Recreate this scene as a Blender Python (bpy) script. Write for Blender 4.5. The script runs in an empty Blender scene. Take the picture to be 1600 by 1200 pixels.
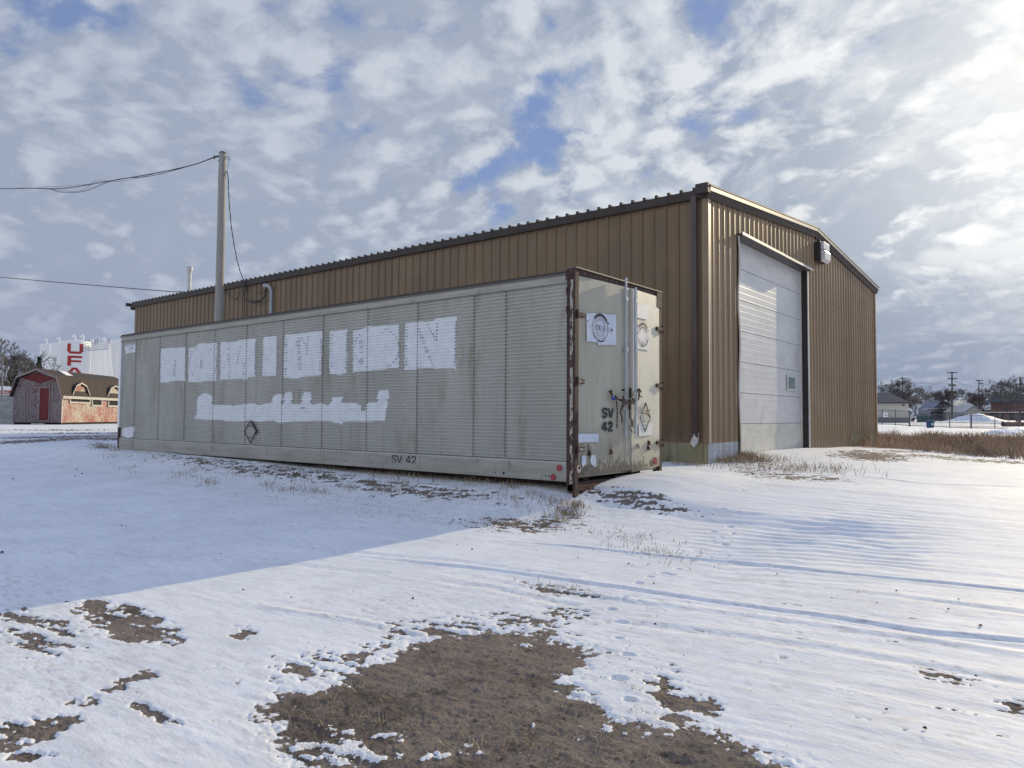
import bpy, math, random
import numpy as np
from mathutils import Matrix, Vector
random.seed(7)
sc = bpy.context.scene
R_ = math.radians
CAMZ = 1.45

# ------------------------------------------------------------------ camera
cam = bpy.data.objects.new('camera', bpy.data.cameras.new('camera'))
sc.collection.objects.link(cam); sc.camera = cam
YAW, PITCH, ROLL, FPX = 38.677, 2.53, -0.358, 1142.4
cam.location = (0, 0, CAMZ)
cam.matrix_world = (Matrix.Translation((0, 0, CAMZ)) @ Matrix.Rotation(R_(YAW), 4, 'Z')
                    @ Matrix.Rotation(R_(90 + PITCH), 4, 'X') @ Matrix.Rotation(R_(-ROLL), 4, 'Z'))
cam.data.sensor_fit = 'HORIZONTAL'; cam.data.sensor_width = 36
cam.data.lens = 36 * FPX / 1600
cam.data.clip_start = 0.05; cam.data.clip_end = 12000
sc.render.resolution_x = 1024; sc.render.resolution_y = 768

# ------------------------------------------------------------------ sun, sky, exposure
SUN_AZ, SUN_EL = 6.0, 18.5          # azimuth clockwise from +Y
sdir = Vector((math.sin(R_(SUN_AZ)) * math.cos(R_(SUN_EL)), math.cos(R_(SUN_AZ)) * math.cos(R_(SUN_EL)), math.sin(R_(SUN_EL))))
sl = bpy.data.lights.new('sun', 'SUN'); sl.energy = 3.6; sl.angle = R_(0.5); sl.color = (1.0, 0.83, 0.53)
so = bpy.data.objects.new('sun', sl); sc.collection.objects.link(so)
so.rotation_euler = sdir.to_track_quat('Z', 'Y').to_euler()
sc.view_settings.view_transform = 'Standard'; sc.view_settings.look = 'None'
sc.view_settings.exposure = 0.0; sc.view_settings.gamma = 1.0

class NT:
    """small node-tree helper"""
    def __init__(s, nt): s.t = nt; s.l = nt.links
    def n(s, typ, **kw):
        nd = s.t.nodes.new(typ)
        for k, v in kw.items():
            if k in nd.inputs.keys() or isinstance(k, int): nd.inputs[k].default_value = v
            else: setattr(nd, k, v)
        return nd
    def put(s, nd, i, v):
        if isinstance(v, bpy.types.NodeSocket): s.l.new(v, nd.inputs[i])
        elif v is not None: nd.inputs[i].default_value = v
    def m(s, op, a, b=None, c=None, clamp=False):
        nd = s.t.nodes.new('ShaderNodeMath'); nd.operation = op; nd.use_clamp = clamp
        for i, v in enumerate((a, b, c)): s.put(nd, i, v)
        return nd.outputs[0]
    def v(s, op, a, b=None):
        nd = s.t.nodes.new('ShaderNodeVectorMath'); nd.operation = op
        s.put(nd, 0, a); s.put(nd, 1, b)
        if op == 'SCALE': pass
        return nd.outputs[1] if op in ('DOT_PRODUCT', 'LENGTH', 'DISTANCE') else nd.outputs[0]
    def noise(s, vec, scale, detail=4, rough=.5, dist=0, dims='3D', col=False):
        nd = s.t.nodes.new('ShaderNodeTexNoise'); nd.noise_dimensions = dims
        s.put(nd, 'Vector', vec); nd.inputs['Scale'].default_value = scale
        nd.inputs['Detail'].default_value = detail; nd.inputs['Roughness'].default_value = rough
        nd.inputs['Distortion'].default_value = dist
        return nd.outputs[1 if col else 0]
    def mr(s, x, a, b, c=0., d=1., smooth=True):
        nd = s.t.nodes.new('ShaderNodeMapRange'); nd.interpolation_type = 'SMOOTHSTEP' if smooth else 'LINEAR'
        s.put(nd, 0, x)
        for i, v in enumerate((a, b, c, d)): s.put(nd, i + 1, v)
        return nd.outputs[0]
    def mix(s, f, a, b, mode='MIX'):
        nd = s.t.nodes.new('ShaderNodeMix'); nd.data_type = 'RGBA'; nd.blend_type = mode
        s.put(nd, 0, f)
        for i, v in ((6, a), (7, b)):
            if isinstance(v, tuple) and len(v) == 3: v = v + (1,)
            s.put(nd, i, v)
        return nd.outputs[2]
    def mapping(s, vec, scale=(1, 1, 1), rot=(0, 0, 0), loc=(0, 0, 0)):
        nd = s.t.nodes.new('ShaderNodeMapping'); s.put(nd, 0, vec)
        nd.inputs['Scale'].default_value = scale; nd.inputs['Rotation'].default_value = rot; nd.inputs['Location'].default_value = loc
        return nd.outputs[0]

# camera frame used only to turn measured bearings into real positions
ya, pi_ = R_(YAW), R_(PITCH)
FW = np.array([-math.sin(ya), math.cos(ya), 0]); RT = np.array([math.cos(ya), math.sin(ya), 0]); ZU = np.array([0, 0, 1.])
FP = FW * math.cos(pi_) + ZU * math.sin(pi_); UP = -FW * math.sin(pi_) + ZU * math.cos(pi_)
CAM = np.array([0, 0, CAMZ])
def ray(px, py):
    sx, sy = px - 800, 600 - py; c, s = math.cos(R_(ROLL)), math.sin(R_(ROLL))
    return FP * FPX + RT * (sx * c + sy * s) + UP * (-sx * s + sy * c)
def atY(px, py, y): r = ray(px, py); return CAM + r * (y / r[1])
def atX(px, py, x): r = ray(px, py); return CAM + r * (x / r[0])
def atZ(px, py, z): r = ray(px, py); return CAM + r * ((z - CAMZ) / r[2])
def atD(px, py, d): r = ray(px, py); return CAM + r * (d / (r @ FW))
def sky_dir(px, py): r = ray(px, py); return tuple(r / np.linalg.norm(r))

world = bpy.data.worlds.new('World'); sc.world = world; world.use_nodes = True
w = NT(world.node_tree); world.node_tree.nodes.clear()
tc = w.n('ShaderNodeTexCoord').outputs['Generated']
sky = w.n('ShaderNodeTexSky'); sky.sky_type = 'NISHITA'; sky.sun_disc = False
sky.sun_elevation = R_(SUN_EL); sky.sun_rotation = R_(SUN_AZ); sky.dust_density = 0.6; sky.ozone_density = 2.5
sep = w.n('ShaderNodeSeparateXYZ'); w.put(sep, 0, tc)
zz = w.m('MAXIMUM', sep.outputs[2], 0.0)
den = w.m('ADD', zz, 0.32)
comb = w.n('ShaderNodeCombineXYZ')
w.put(comb, 0, w.m('DIVIDE', sep.outputs[0], den)); w.put(comb, 1, w.m('DIVIDE', sep.outputs[1], den)); w.put(comb, 2, 3.7)
P = comb.outputs[0]
def blob(px, py, k):
    d = w.v('DOT_PRODUCT', tc, sky_dir(px, py))
    return w.m('POWER', w.m('MAXIMUM', d, 0.0), k)
warp = w.noise(P, 1.8, 3, .5, col=True)
P2 = w.v('ADD', P, w.v('MULTIPLY', w.v('SUBTRACT', warp, (.5, .5, .5)), (.20, .20, .20)))
big = w.noise(P2, 1.5, 3, .5)
mid = w.noise(P2, 9.5, 7, .57)
fine = w.noise(P2, 24.0, 6, .62, .3)
puff = w.n('ShaderNodeTexVoronoi', feature='SMOOTH_F1', Scale=9.5, Smoothness=.6); w.put(puff, 'Vector', P2)
dens = w.m('ADD', w.m('MULTIPLY', big, .50), w.m('MULTIPLY', mid, 1.05))
dens = w.m('ADD', dens, w.m('MULTIPLY', fine, .30))
dens = w.m('ADD', dens, w.m('MULTIPLY', puff.outputs['Distance'], -.62))
# broad openings and thick areas of the deck, as bearings in the sky
for px, py, k, a in ((850, 130, 260, -.085), (440, 150, 900, -.10), (20, 60, 700, -.13), (780, 260, 700, -.07), (1320, 90, 900, -.09), (380, 20, 900, -.10), (830, 215, 800, -.07),
                     (1080, 150, 900, -.09), (540, 90, 1200, -.10), (530, 130, 1200, -.08), (1200, 130, 900, -.05), (690, 250, 1200, -.08), (1350, 320, 120, .28), (1180, 380, 300, .18), (250, 420, 60, .22), (150, 150, 60, .10), (600, 350, 100, .10), (1100, 20, 300, .06), (1620, 150, 60, .12), (1500, 40, 150, .10)):
    dens = w.m('ADD', dens, w.m('MULTIPLY', blob(px, py, k), a))
low = w.mr(sep.outputs[2], .36, .10, .03, .24)
dens = w.m('ADD', dens, low)
COV0, COV1 = .30, .60
cover = w.mr(dens, COV0, COV1)
# light through the deck: thin edges glow, thick bases go grey; brighter toward the sun
sund = w.m('MAXIMUM', w.v('DOT_PRODUCT', tc, tuple(sdir)), 0.0)
glow = w.m('POWER', sund, 20.0); glow2 = w.m('POWER', sund, 3.4); halo = w.m('POWER', sund, 55.0)
relief = w.noise(w.v('ADD', P2, (.012, .036, 0)), 9.5, 7, .57)
rel = w.m('SUBTRACT', mid, relief)
thick = w.m('ADD', w.m('MULTIPLY', w.mr(dens, .70, 1.15), .55), w.m('MULTIPLY', w.mr(puff.outputs['Distance'], .20, .60), .95))
thick = w.m('SUBTRACT', w.m('ADD', thick, w.m('MULTIPLY', w.m('SUBTRACT', big, .5), .9)), w.m('MULTIPLY', rel, 4.2), clamp=True)
lit = w.mix(glow2, (.50, .555, .65), (.86, .89, .92))
lit = w.mix(w.m('MULTIPLY', glow, .9), lit, (1.35, 1.32, 1.25))
shade = w.mix(glow2, (.27, .33, .455), (.36, .43, .53))
shade = w.mix(w.m('MULTIPLY', glow, .8), shade, (.66, .70, .76))
hz = w.mr(sep.outputs[2], .24, .0)
bank = w.m('MAXIMUM', blob(1330, 330, 130), w.m('MULTIPLY', blob(1180, 400, 200), .9))
tk = w.m('MULTIPLY', thick, w.mr(glow2, .05, .5, .72, .95))
tk = w.m('ADD', tk, w.m('MULTIPLY', w.m('MULTIPLY', bank, w.mr(mid, .30, .62, 1.15, .35)), .75), clamp=True)
wsp = w.mr(w.noise(P, 3.4, 8, .62, .5), .44, .66)
tk = w.m('MULTIPLY', tk, w.m('SUBTRACT', 1.0, w.m('MULTIPLY', w.m('MULTIPLY', wsp, w.mr(glow2, .2, .6, .25, 1.)), .60)))
tk = w.m('MULTIPLY', tk, w.m('SUBTRACT', 1.0, w.m('MULTIPLY', w.m('POWER', sund, 30.0), .55)))
ccol = w.mix(tk, lit, shade)
ccol = w.mix(w.m('MULTIPLY', hz, .8), ccol, w.mix(glow2, (.31, .36, .50), (.23, .29, .42)))
# wisps of brightness in the low clouds below the sun
wis = w.mr(w.noise(w.v('MULTIPLY', P, (1, 1, 1)), 2.6, 7, .62, .6), .50, .70)
wis = w.m('MULTIPLY', w.m('MULTIPLY', wis, glow), w.mr(sep.outputs[2], .10, .20))
ccol = w.mix(w.m('MULTIPLY', wis, .8), ccol, (1.15, 1.08, .98))
skyc = w.mix(1.0, sky.outputs[0], (.10, .10, .118), 'MULTIPLY')
skyc = w.mix(.7, skyc, (.23, .315, .55))
fin = w.mix(cover, skyc, ccol)
fin = w.mix(w.m('MULTIPLY', w.m('MULTIPLY', halo, .26), w.mr(sep.outputs[2], .18, .32)), fin, (1.40, 1.36, 1.30))
fin = w.mix(w.m('MULTIPLY', w.mr(sep.outputs[2], .62, .80), 1.0), fin, (.37, .50, .86))     # overhead sky beyond the view, brightened to fill the snow
away = w.mr(w.v('DOT_PRODUCT', tc, tuple(-sdir)), .05, .75)          # unseen sky opposite the sun, brightened to light the shaded faces
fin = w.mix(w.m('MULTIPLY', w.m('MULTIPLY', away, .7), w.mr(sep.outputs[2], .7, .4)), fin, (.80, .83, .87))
fin = w.mix(w.mr(sep.outputs[2], -.02, .0), (.35, .37, .42), fin)
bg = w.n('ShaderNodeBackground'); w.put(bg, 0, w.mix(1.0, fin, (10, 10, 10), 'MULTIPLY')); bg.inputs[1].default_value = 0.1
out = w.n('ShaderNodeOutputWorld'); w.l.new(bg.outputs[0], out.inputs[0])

# ------------------------------------------------------------------ materials
def mat(name, col, rough=.6, metal=0., var=.12, vscale=3., bump=0., bscale=40., stretch=(1, 1, 1), dirt=None, dthr=(.55, .75), dscale=6., dstretch=(1, 1, 1), spec=.5, dirt2=None, d2thr=(.6, .7), d2scale=20):
    m = bpy.data.materials.new(name); m.use_nodes = True; t = NT(m.node_tree)
    b = m.node_tree.nodes['Principled BSDF']
    co = t.n('ShaderNodeTexCoord').outputs['Object']
    nz = t.noise(t.mapping(co, stretch), vscale, 5, .6)
    lo = tuple(c * (1 - var * 1.6) for c in col); hi = tuple(min(1, c * (1 + var * 1.6)) for c in col)
    c = t.mix(t.mr(nz, .25, .75, smooth=False), lo, hi)
    if dirt:
        f = t.mr(t.noise(t.mapping(co, dstretch), dscale, 7, .65), dthr[0], dthr[1])
        c = t.mix(f, c, dirt)
    if dirt2:
        f = t.mr(t.noise(co, d2scale, 5, .7), d2thr[0], d2thr[1])
        c = t.mix(f, c, dirt2)
    t.put(b, 'Base Color', c); b.inputs['Roughness'].default_value = rough; b.inputs['Metallic'].default_value = metal
    b.inputs['Specular IOR Level'].default_value = spec
    if bump:
        bn = t.n('ShaderNodeBump'); bn.inputs['Strength'].default_value = bump; bn.inputs['Distance'].default_value = .01
        t.put(bn, 'Height', t.noise(co, bscale, 6, .6)); t.l.new(bn.outputs[0], b.inputs['Normal'])
    return m
def panel_mat(name, col, axis, rough=.38, dirt=None):
    """ribbed steel sheet: each 0.91 m sheet weathered a little differently, faint vertical streaks"""
    m = bpy.data.materials.new(name); m.use_nodes = True; t = NT(m.node_tree); b = m.node_tree.nodes['Principled BSDF']
    co = t.n('ShaderNodeTexCoord').outputs['Object']
    s = t.n('ShaderNodeSeparateXYZ'); t.put(s, 0, co)
    idx = t.m('FLOOR', t.m('DIVIDE', s.outputs[axis], .9144))
    wn = t.n('ShaderNodeTexWhiteNoise', noise_dimensions='1D'); t.put(wn, 'W', idx)
    st = t.noise(t.mapping(co, (6, 6, .18)), 1.6, 5, .6)
    f = t.m('ADD', t.m('MULTIPLY', wn.outputs[0], .35), t.m('MULTIPLY', st, .65))
    c = t.mix(t.mr(f, .2, .8, smooth=False), tuple(x * .80 for x in col), tuple(x * 1.16 for x in col))
    sp = t.mr(t.noise(t.mapping(co, (3, 3, 1)), 14, 6, .7), .66, .74)
    c = t.mix(t.m('MULTIPLY', sp, .35), c, dirt or tuple(x * .5 for x in col))
    mud = t.mr(t.m('SUBTRACT', t.m('MULTIPLY', t.noise(t.mapping(co, (1.5, 1.5, .8)), 2.2, 6, .7), 1.6), s.outputs[2]), .0, .75)
    c = t.mix(t.m('MULTIPLY', mud, .45), c, (.30, .25, .19))
    fade = t.mr(t.noise(t.mapping(co, (.5, .5, .9)), .9, 4, .6), .45, .7)
    c = t.mix(t.m('MULTIPLY', fade, .22), c, tuple(min(1, x * 1.6) for x in col))
    t.put(b, 'Base Color', c); b.inputs['Roughness'].default_value = rough
    bn = t.n('ShaderNodeBump'); bn.inputs['Strength'].default_value = .30; bn.inputs['Distance'].default_value = .02
    t.put(bn, 'Height', t.noise(t.mapping(co, (1, 1, .5)), 1.3, 3, .5)); t.l.new(bn.outputs[0], b.inputs['Normal'])
    return m
M = {}
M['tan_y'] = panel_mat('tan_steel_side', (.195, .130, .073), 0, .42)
M['tan_x'] = panel_mat('tan_steel_gable_sunlit', (.285, .195, .116), 1, .36)  # lighter copy of the side tan; low sun is in the colour
M['cream'] = mat('cream_steel', (.34, .31, .18), .5, var=.2, vscale=2, stretch=(3, 3, .4), dirt=(.13, .12, .08), dthr=(.5, .8), dstretch=(4, 4, .5))
M['greysteel'] = mat('pale_steel', (.50, .53, .57), .4, var=.15, dirt=(.25, .25, .24), dthr=(.55, .8))
M['trim'] = mat('dark_brown_trim', (.050, .038, .034), .62, var=.15)
M['jamb'] = mat('dark_jamb', (.028, .020, .017), .6)
M['trimd'] = mat('weathered_brown_trim', (.085, .060, .058), .4, var=.2, stretch=(3, 3, .3))
M['rake'] = mat('rake_trim', (.36, .33, .31), .32, metal=.3, var=.1)  # pale strip on brown trim; the sun glare is in this colour
M['roof'] = mat('roof_steel', (.10, .085, .075), .4, var=.15)
M['white_trim'] = mat('pale_trim', (.62, .60, .55), .4, var=.1, dirt=(.35, .32, .27), dthr=(.6, .8))
M['door'] = mat('overhead_door_white', (.66, .67, .67), .36, var=.06, vscale=1.2, stretch=(1, 1, 3), dirt=(.50, .49, .44), dthr=(.5, .85), dscale=2)
M['doordirty'] = mat('overhead_door_stained', (.64, .63, .58), .45, var=.08, vscale=3, dirt=(.50, .46, .34), dthr=(.48, .8), dscale=3, dstretch=(1, 1, 2))
M['gasket'] = mat('black_rubber', (.015, .014, .014), .7)
M['glass'] = mat('dark_glass', (.10, .15, .16), .08, var=.3, vscale=4)
M['lampbody'] = mat('lamp_housing', (.03, .03, .03), .4)
M['lampglass'] = mat('lamp_lens', (.70, .70, .68), .2, var=.1, vscale=20)
M['alu'] = mat('corrugated_aluminium', (.405, .40, .365), .40, metal=.35, var=.10, vscale=1.0, stretch=(1.2, 1, .35), dirt=(.27, .245, .18), dthr=(.5, .8), dscale=3, dstretch=(1, 1, .3))
M['seam'] = mat('panel_joint', (.19, .18, .15), .6)
M['rail'] = mat('aluminium_rail', (.345, .335, .295), .42, metal=.35, var=.16, vscale=2, stretch=(.6, 1, 5), dirt=(.22, .20, .16), dthr=(.55, .78), dscale=5)
M['raild'] = mat('top_rail_aluminium', (.13, .125, .12), .45, metal=.4, var=.2, vscale=2, stretch=(.4, 1, 5))
M['paint'] = mat('roller_white_paint', (.76, .77, .785), .6, var=.06, vscale=6, dirt=(.52, .54, .58), dthr=(.58, .8), dscale=9, dstretch=(1, 1, 2.5))
M['ghost'] = mat('ghost_lettering', (.25, .28, .36), .6, var=.5, vscale=20)
M['ghostl'] = mat('ghost_lettering_faint', (.50, .52, .57), .6, var=.15, vscale=20)
M['rust'] = mat('rusty_steel', (.050, .026, .022), .75, var=.5, vscale=12, bump=.6, bscale=60, dirt=(.13, .055, .035), dthr=(.55, .7), dscale=14)
M['rustpale'] = mat('peeling_paint_on_rust', (.42, .39, .34), .7, var=.25, vscale=8, bump=.5, bscale=50, dirt=(.06, .03, .025), dthr=(.48, .56), dscale=11, dstretch=(2, 2, .8))
M['leafl'] = mat('door_leaf_cream_shaded', (.44, .42, .345), .55, var=.10, vscale=2, stretch=(1, 1, .35), dirt=(.36, .33, .26), dthr=(.52, .8), dscale=4, dstretch=(2, 2, .35), dirt2=(.10, .08, .07), d2thr=(.70, .74), d2scale=22, bump=.3, bscale=5)  # right leaf's cream made darker; its lack of sun is in the colour
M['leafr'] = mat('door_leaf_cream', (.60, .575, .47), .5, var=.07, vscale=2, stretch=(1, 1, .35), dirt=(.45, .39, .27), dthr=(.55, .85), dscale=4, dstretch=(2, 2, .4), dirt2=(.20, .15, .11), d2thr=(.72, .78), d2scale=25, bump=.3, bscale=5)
M['grime'] = mat('grimy_door_foot', (.34, .32, .27), .7, var=.3, vscale=6, stretch=(2, 2, .6), dirt=(.09, .075, .06), dthr=(.52, .66), dscale=9, dstretch=(2.5, 2.5, .7), bump=.5, bscale=30)
M['galv'] = mat('galvanised_rod', (.42, .46, .52), .35, metal=.5, var=.15, vscale=6, stretch=(1, 1, .3))
M['ink'] = mat('black_stencil', (.030, .030, .038), .7, var=.3)
M['inkblue'] = mat('blue_black_stencil', (.035, .050, .085), .7, var=.3)
M['pinkring'] = mat('faded_red_ring', (.42, .34, .36), .6, var=.2, vscale=30)
M['decal'] = mat('pale_blue_patch', (.60, .66, .76), .55, var=.05, vscale=5, dirt=(.5, .53, .58), dthr=(.6, .8), dscale=8)
M['decalw'] = mat('white_patch', (.66, .66, .65), .55, var=.05)
M['red'] = mat('red_lens', (.33, .035, .05), .3, var=.2, vscale=30)
M['redw'] = mat('broken_lens', (.45, .36, .33), .5, var=.4, vscale=30)
M['bluelock'] = mat('blue_plastic', (.02, .04, .28), .4)
M['pole'] = mat('grey_weathered_pole', (.33, .31, .275), .8, var=.22, vscale=5, stretch=(6, 6, .25), bump=.5, bscale=25, dirt2=(.10, .09, .08), d2thr=(.68, .74), d2scale=26)
M['cable'] = mat('black_cable', (.012, .012, .018), .6)
M['line'] = mat('overhead_line', (.05, .05, .055), 1.0, spec=0.)
M['cabledark'] = mat('brown_cable', (.022, .013, .012), .6)
M['wood'] = mat('dark_pole_wood', (.07, .062, .058), .85, var=.3, stretch=(4, 4, .3))
M['tank'] = mat('white_tank_paint', (.88, .88, .87), .38, var=.04, vscale=.4, stretch=(1, 1, .3))
M['ufared'] = mat('red_paint', (.42, .020, .018), .4, var=.08)
M['osb'] = None
M['shingle'] = mat('brown_shingles', (.045, .032, .026), .9, var=.22, vscale=4, stretch=(1, 1, 3), dirt=(.13, .10, .085), dthr=(.5, .75), dscale=9)
M['barntrim'] = mat('weathered_white_trim', (.48, .45, .40), .7, var=.15, vscale=8, dirt=(.22, .15, .13), dthr=(.55, .7), dscale=6)
M['barntrimd'] = mat('weathered_brown_board', (.25, .20, .20), .8, var=.25, vscale=8)
M['barnred'] = mat('faded_barn_red', (.125, .013, .017), .7, var=.25, vscale=5, dirt=(.16, .10, .11), dthr=(.6, .75), dscale=7)
M['dark'] = mat('dark_void', (.012, .011, .012), .9)
M['greywall'] = mat('grey_block_wall', (.32, .325, .31), .85, var=.2, vscale=1.5, stretch=(1, 1, 3), bump=.4, bscale=5, dirt=(.2, .2, .19), dthr=(.5, .7), dscale=3, dstretch=(1, 1, 4))
M['siding'] = mat('cream_siding', (.60, .57, .48), .6, var=.04)
M['sidingd'] = mat('grey_foundation', (.17, .175, .18), .8, var=.1)
M['asphroof'] = mat('grey_asphalt_roof', (.085, .085, .092), .85, var=.15, vscale=3)
M['snowroof'] = mat('snow_dusted_roof', (.50, .49, .45), .8, var=.1, vscale=2)
M['grayhouse'] = mat('blue_grey_siding', (.21, .23, .27), .7, var=.08)
M['darkfence'] = mat('dark_boards', (.05, .045, .052), .8, var=.3, vscale=4)
M['wire'] = mat('galvanised_wire', (.14, .145, .15), .5, metal=.4)
M['bark'] = mat('bare_bark', (.075, .064, .058), .9, var=.3)
M['barkg'] = mat('bare_bark_pale', (.13, .12, .10), .9, var=.3)
M['barkp'] = mat('bare_bark_purple', (.075, .055, .055), .9, var=.3)
M['needle'] = mat('spruce_needles', (.022, .030, .020), .9, var=.5, vscale=1.5)
M['bin'] = mat('blue_plastic_bin', (.015, .06, .15), .45, var=.2)
M['dumpster'] = mat('green_steel', (.012, .045, .045), .6, var=.3)
M['grass'] = mat('dry_grass', (.40, .29, .19), .9, var=.4, vscale=.9, dirt=(.21, .14, .11), dthr=(.5, .62), dscale=.5)
M['grasspale'] = mat('pale_dry_grass', (.36, .29, .19), .9, var=.35, vscale=3, dirt=(.15, .11, .08), dthr=(.5, .7), dscale=4)
M['stone'] = mat('dark_clods', (.050, .044, .040), .95, var=.3, vscale=9)
M['rustpipe'] = mat('rusty_culvert', (.15, .09, .08), .9, var=.3, vscale=2)
M['redframe'] = mat('red_brown_steel', (.085, .030, .020), .8, var=.4, vscale=10, dirt=(.04, .025, .02), dthr=(.5, .6), dscale=12)
M['pvc'] = mat('grey_conduit', (.42, .44, .47), .4, var=.08)
M['vent'] = mat('white_flue', (.60, .60, .58), .4, var=.08)

def grime(m, z0, h):
    t = NT(m.node_tree); b = m.node_tree.nodes['Principled BSDF']; src = b.inputs['Base Color'].links[0].from_socket
    co = t.n('ShaderNodeTexCoord').outputs['Object']; s_ = t.n('ShaderNodeSeparateXYZ'); t.put(s_, 0, co)
    n1 = t.noise(t.mapping(co, (2, 3, .7)), 5, 7, .7); n2 = t.noise(t.mapping(co, (2, 2.5, .8)), 11, 7, .7)
    up = t.m('DIVIDE', t.m('SUBTRACT', s_.outputs[2], z0), h)
    f = t.mr(t.m('SUBTRACT', t.m('ADD', .42, t.m('MULTIPLY', n1, 1.5)), up), .0, .75)
    c = t.mix(t.m('MULTIPLY', f, .6), src, (.27, .25, .20))
    g = t.mr(t.m('SUBTRACT', t.m('MULTIPLY', n2, 1.55), t.m('MULTIPLY', up, 1.05)), .46, .58)
    c = t.mix(t.m('MULTIPLY', g, .85), c, (.085, .068, .055)); t.put(b, 'Base Color', c)
grime(M['leafl'], .19, .75); grime(M['leafr'], .19, .55)
def osb_mat(name, base, red, redamt):
    m = bpy.data.materials.new(name); m.use_nodes = True; t = NT(m.node_tree); b = m.node_tree.nodes['Principled BSDF']
    co = t.n('ShaderNodeTexCoord').outputs['Object']
    vo = t.n('ShaderNodeTexVoronoi', Scale=15.0); t.put(vo, 'Vector', t.mapping(co, (1, 1, .55), (.3, .2, .1)))
    sp = t.n('ShaderNodeSeparateColor'); t.put(sp, 0, vo.outputs['Color'])
    flake = t.mix(sp.outputs[0], tuple(x * .72 for x in base), tuple(min(1, x * 1.22) for x in base))
    f2 = t.mr(t.m('ADD', t.m('MULTIPLY', t.noise(co, .42, 2, .5), .95), t.m('MULTIPLY', sp.outputs[1], .24)), redamt - .06, redamt + .06)
    t.put(b, 'Base Color', t.mix(f2, red, flake)); b.inputs['Roughness'].default_value = .8
    return m
M['osb'] = osb_mat('peeling_chipboard', (.43, .37, .31), (.33, .115, .095), .545)
M['osbd'] = osb_mat('peeling_chipboard_shaded', (.20, .165, .175), (.12, .032, .036), .43)  # dimmer copy for the shed front; its shade is in the colour
M['lap'] = M['siding']

# ------------------------------------------------------------------ mesh helpers
MATW = {}
class MB:
    def __init__(s): s.v = []; s.f = []; s.mi = []; s.mats = []
    def add(s, vs, fs, m=None):
        o = len(s.v); s.v += [tuple(map(float, p)) for p in vs]
        if m is not None and m not in s.mats: s.mats.append(m)
        k = s.mats.index(m) if m is not None else 0
        s.f += [tuple(o + i for i in f) for f in fs]; s.mi += [k] * len(fs); return s
    def box(s, a, b, m=None):
        x0, y0, z0 = [min(p, q) for p, q in zip(a, b)]; x1, y1, z1 = [max(p, q) for p, q in zip(a, b)]
        return s.add([(x0, y0, z0), (x1, y0, z0), (x1, y1, z0), (x0, y1, z0), (x0, y0, z1), (x1, y0, z1), (x1, y1, z1), (x0, y1, z1)],
                     [(0, 3, 2, 1), (4, 5, 6, 7), (0, 1, 5, 4), (1, 2, 6, 5), (2, 3, 7, 6), (3, 0, 4, 7)], m)
    def quad(s, a, b, c, d, m=None): return s.add([a, b, c, d], [(0, 1, 2, 3)], m)
    def prism(s, poly, ext, m=None):
        """poly: 3D points of a planar polygon, ext: extrusion vector"""
        n = len(poly); e = np.array(ext); top = [np.array(p) + e for p in poly]
        return s.add(list(poly) + top, [tuple(range(n))[::-1], tuple(range(n, 2 * n))] + [(i, (i + 1) % n, n + (i + 1) % n, n + i) for i in range(n)], m)
    def tube(s, pts, r, n=8, m=None, cap=True):
        pts = [Vector(p) for p in pts]; rs = r if isinstance(r, (list, tuple)) else [r] * len(pts)
        vs = []; up = None
        for i, p in enumerate(pts):
            d = (pts[min(i + 1, len(pts) - 1)] - pts[max(i - 1, 0)])
            d = d.normalized() if d.length > 1e-9 else Vector((0, 0, 1))
            if up is None: up = Vector((0, 0, 1)) if abs(d.z) < .9 else Vector((1, 0, 0))
            u = d.cross(up)
            if u.length < 1e-6: u = d.cross(Vector((0, 1, 0)))
            u.normalize(); q = d.cross(u).normalized(); up = -q if False else u.cross(d)
            for k in range(n):
                a = 2 * math.pi * k / n
                vs.append(p + (u * math.cos(a) + q * math.sin(a)) * rs[i])
        fs = []
        for i in range(len(pts) - 1):
            for k in range(n): fs.append((i * n + k, i * n + (k + 1) % n, (i + 1) * n + (k + 1) % n, (i + 1) * n + k))
        if cap: fs += [tuple(range(n))[::-1], tuple((len(pts) - 1) * n + k for k in range(n))]
        return s.add(vs, fs, m)
    def build(s, name, m=None, parent=None, smooth=False, bevel=0):
        me = bpy.data.meshes.new(name)
        vs = s.v
        if parent is not None:
            inv = MATW[parent.name].inverted(); vs = [tuple(inv @ Vector(p)) for p in vs]
        me.from_pydata(vs, [], s.f)
        if m is not None and not s.mats: me.materials.append(m)
        else:
            for q in (s.mats or []): me.materials.append(q)
            me.polygons.foreach_set('material_index', s.mi)
        if smooth: me.polygons.foreach_set('use_smooth', [True] * len(me.polygons))
        me.update()
        o = bpy.data.objects.new(name, me); sc.collection.objects.link(o)
        if parent is not None: o.parent = parent; MATW[o.name] = MATW[parent.name]
        else: MATW[o.name] = Matrix.Identity(4)
        if bevel:
            bv = o.modifiers.new('bevel', 'BEVEL'); bv.width = bevel; bv.segments = 2; bv.limit_method = 'ANGLE'
        return o
def thing(name, label, cat, loc=(0, 0, 0), rz=0, group=None):
    o = bpy.data.objects.new(name, None); sc.collection.objects.link(o); o.empty_display_size = .2
    o.location = loc; o.rotation_euler = (0, 0, rz); o['label'] = label; o['category'] = cat
    if group: o['group'] = group
    MATW[o.name] = Matrix.Translation(Vector(loc)) @ Matrix.Rotation(rz, 4, 'Z')
    return o
def tag(o, label=None, cat=None, group=None, kind=None):
    for k, v in (('label', label), ('category', cat), ('group', group), ('kind', kind)):
        if v: o[k] = v
    return o
def copy_tree(o, parent=None, **kw):
    c = o.copy(); sc.collection.objects.link(c); c.parent = parent
    for ch in list(o.children): copy_tree(ch, c)
    return c

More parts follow.
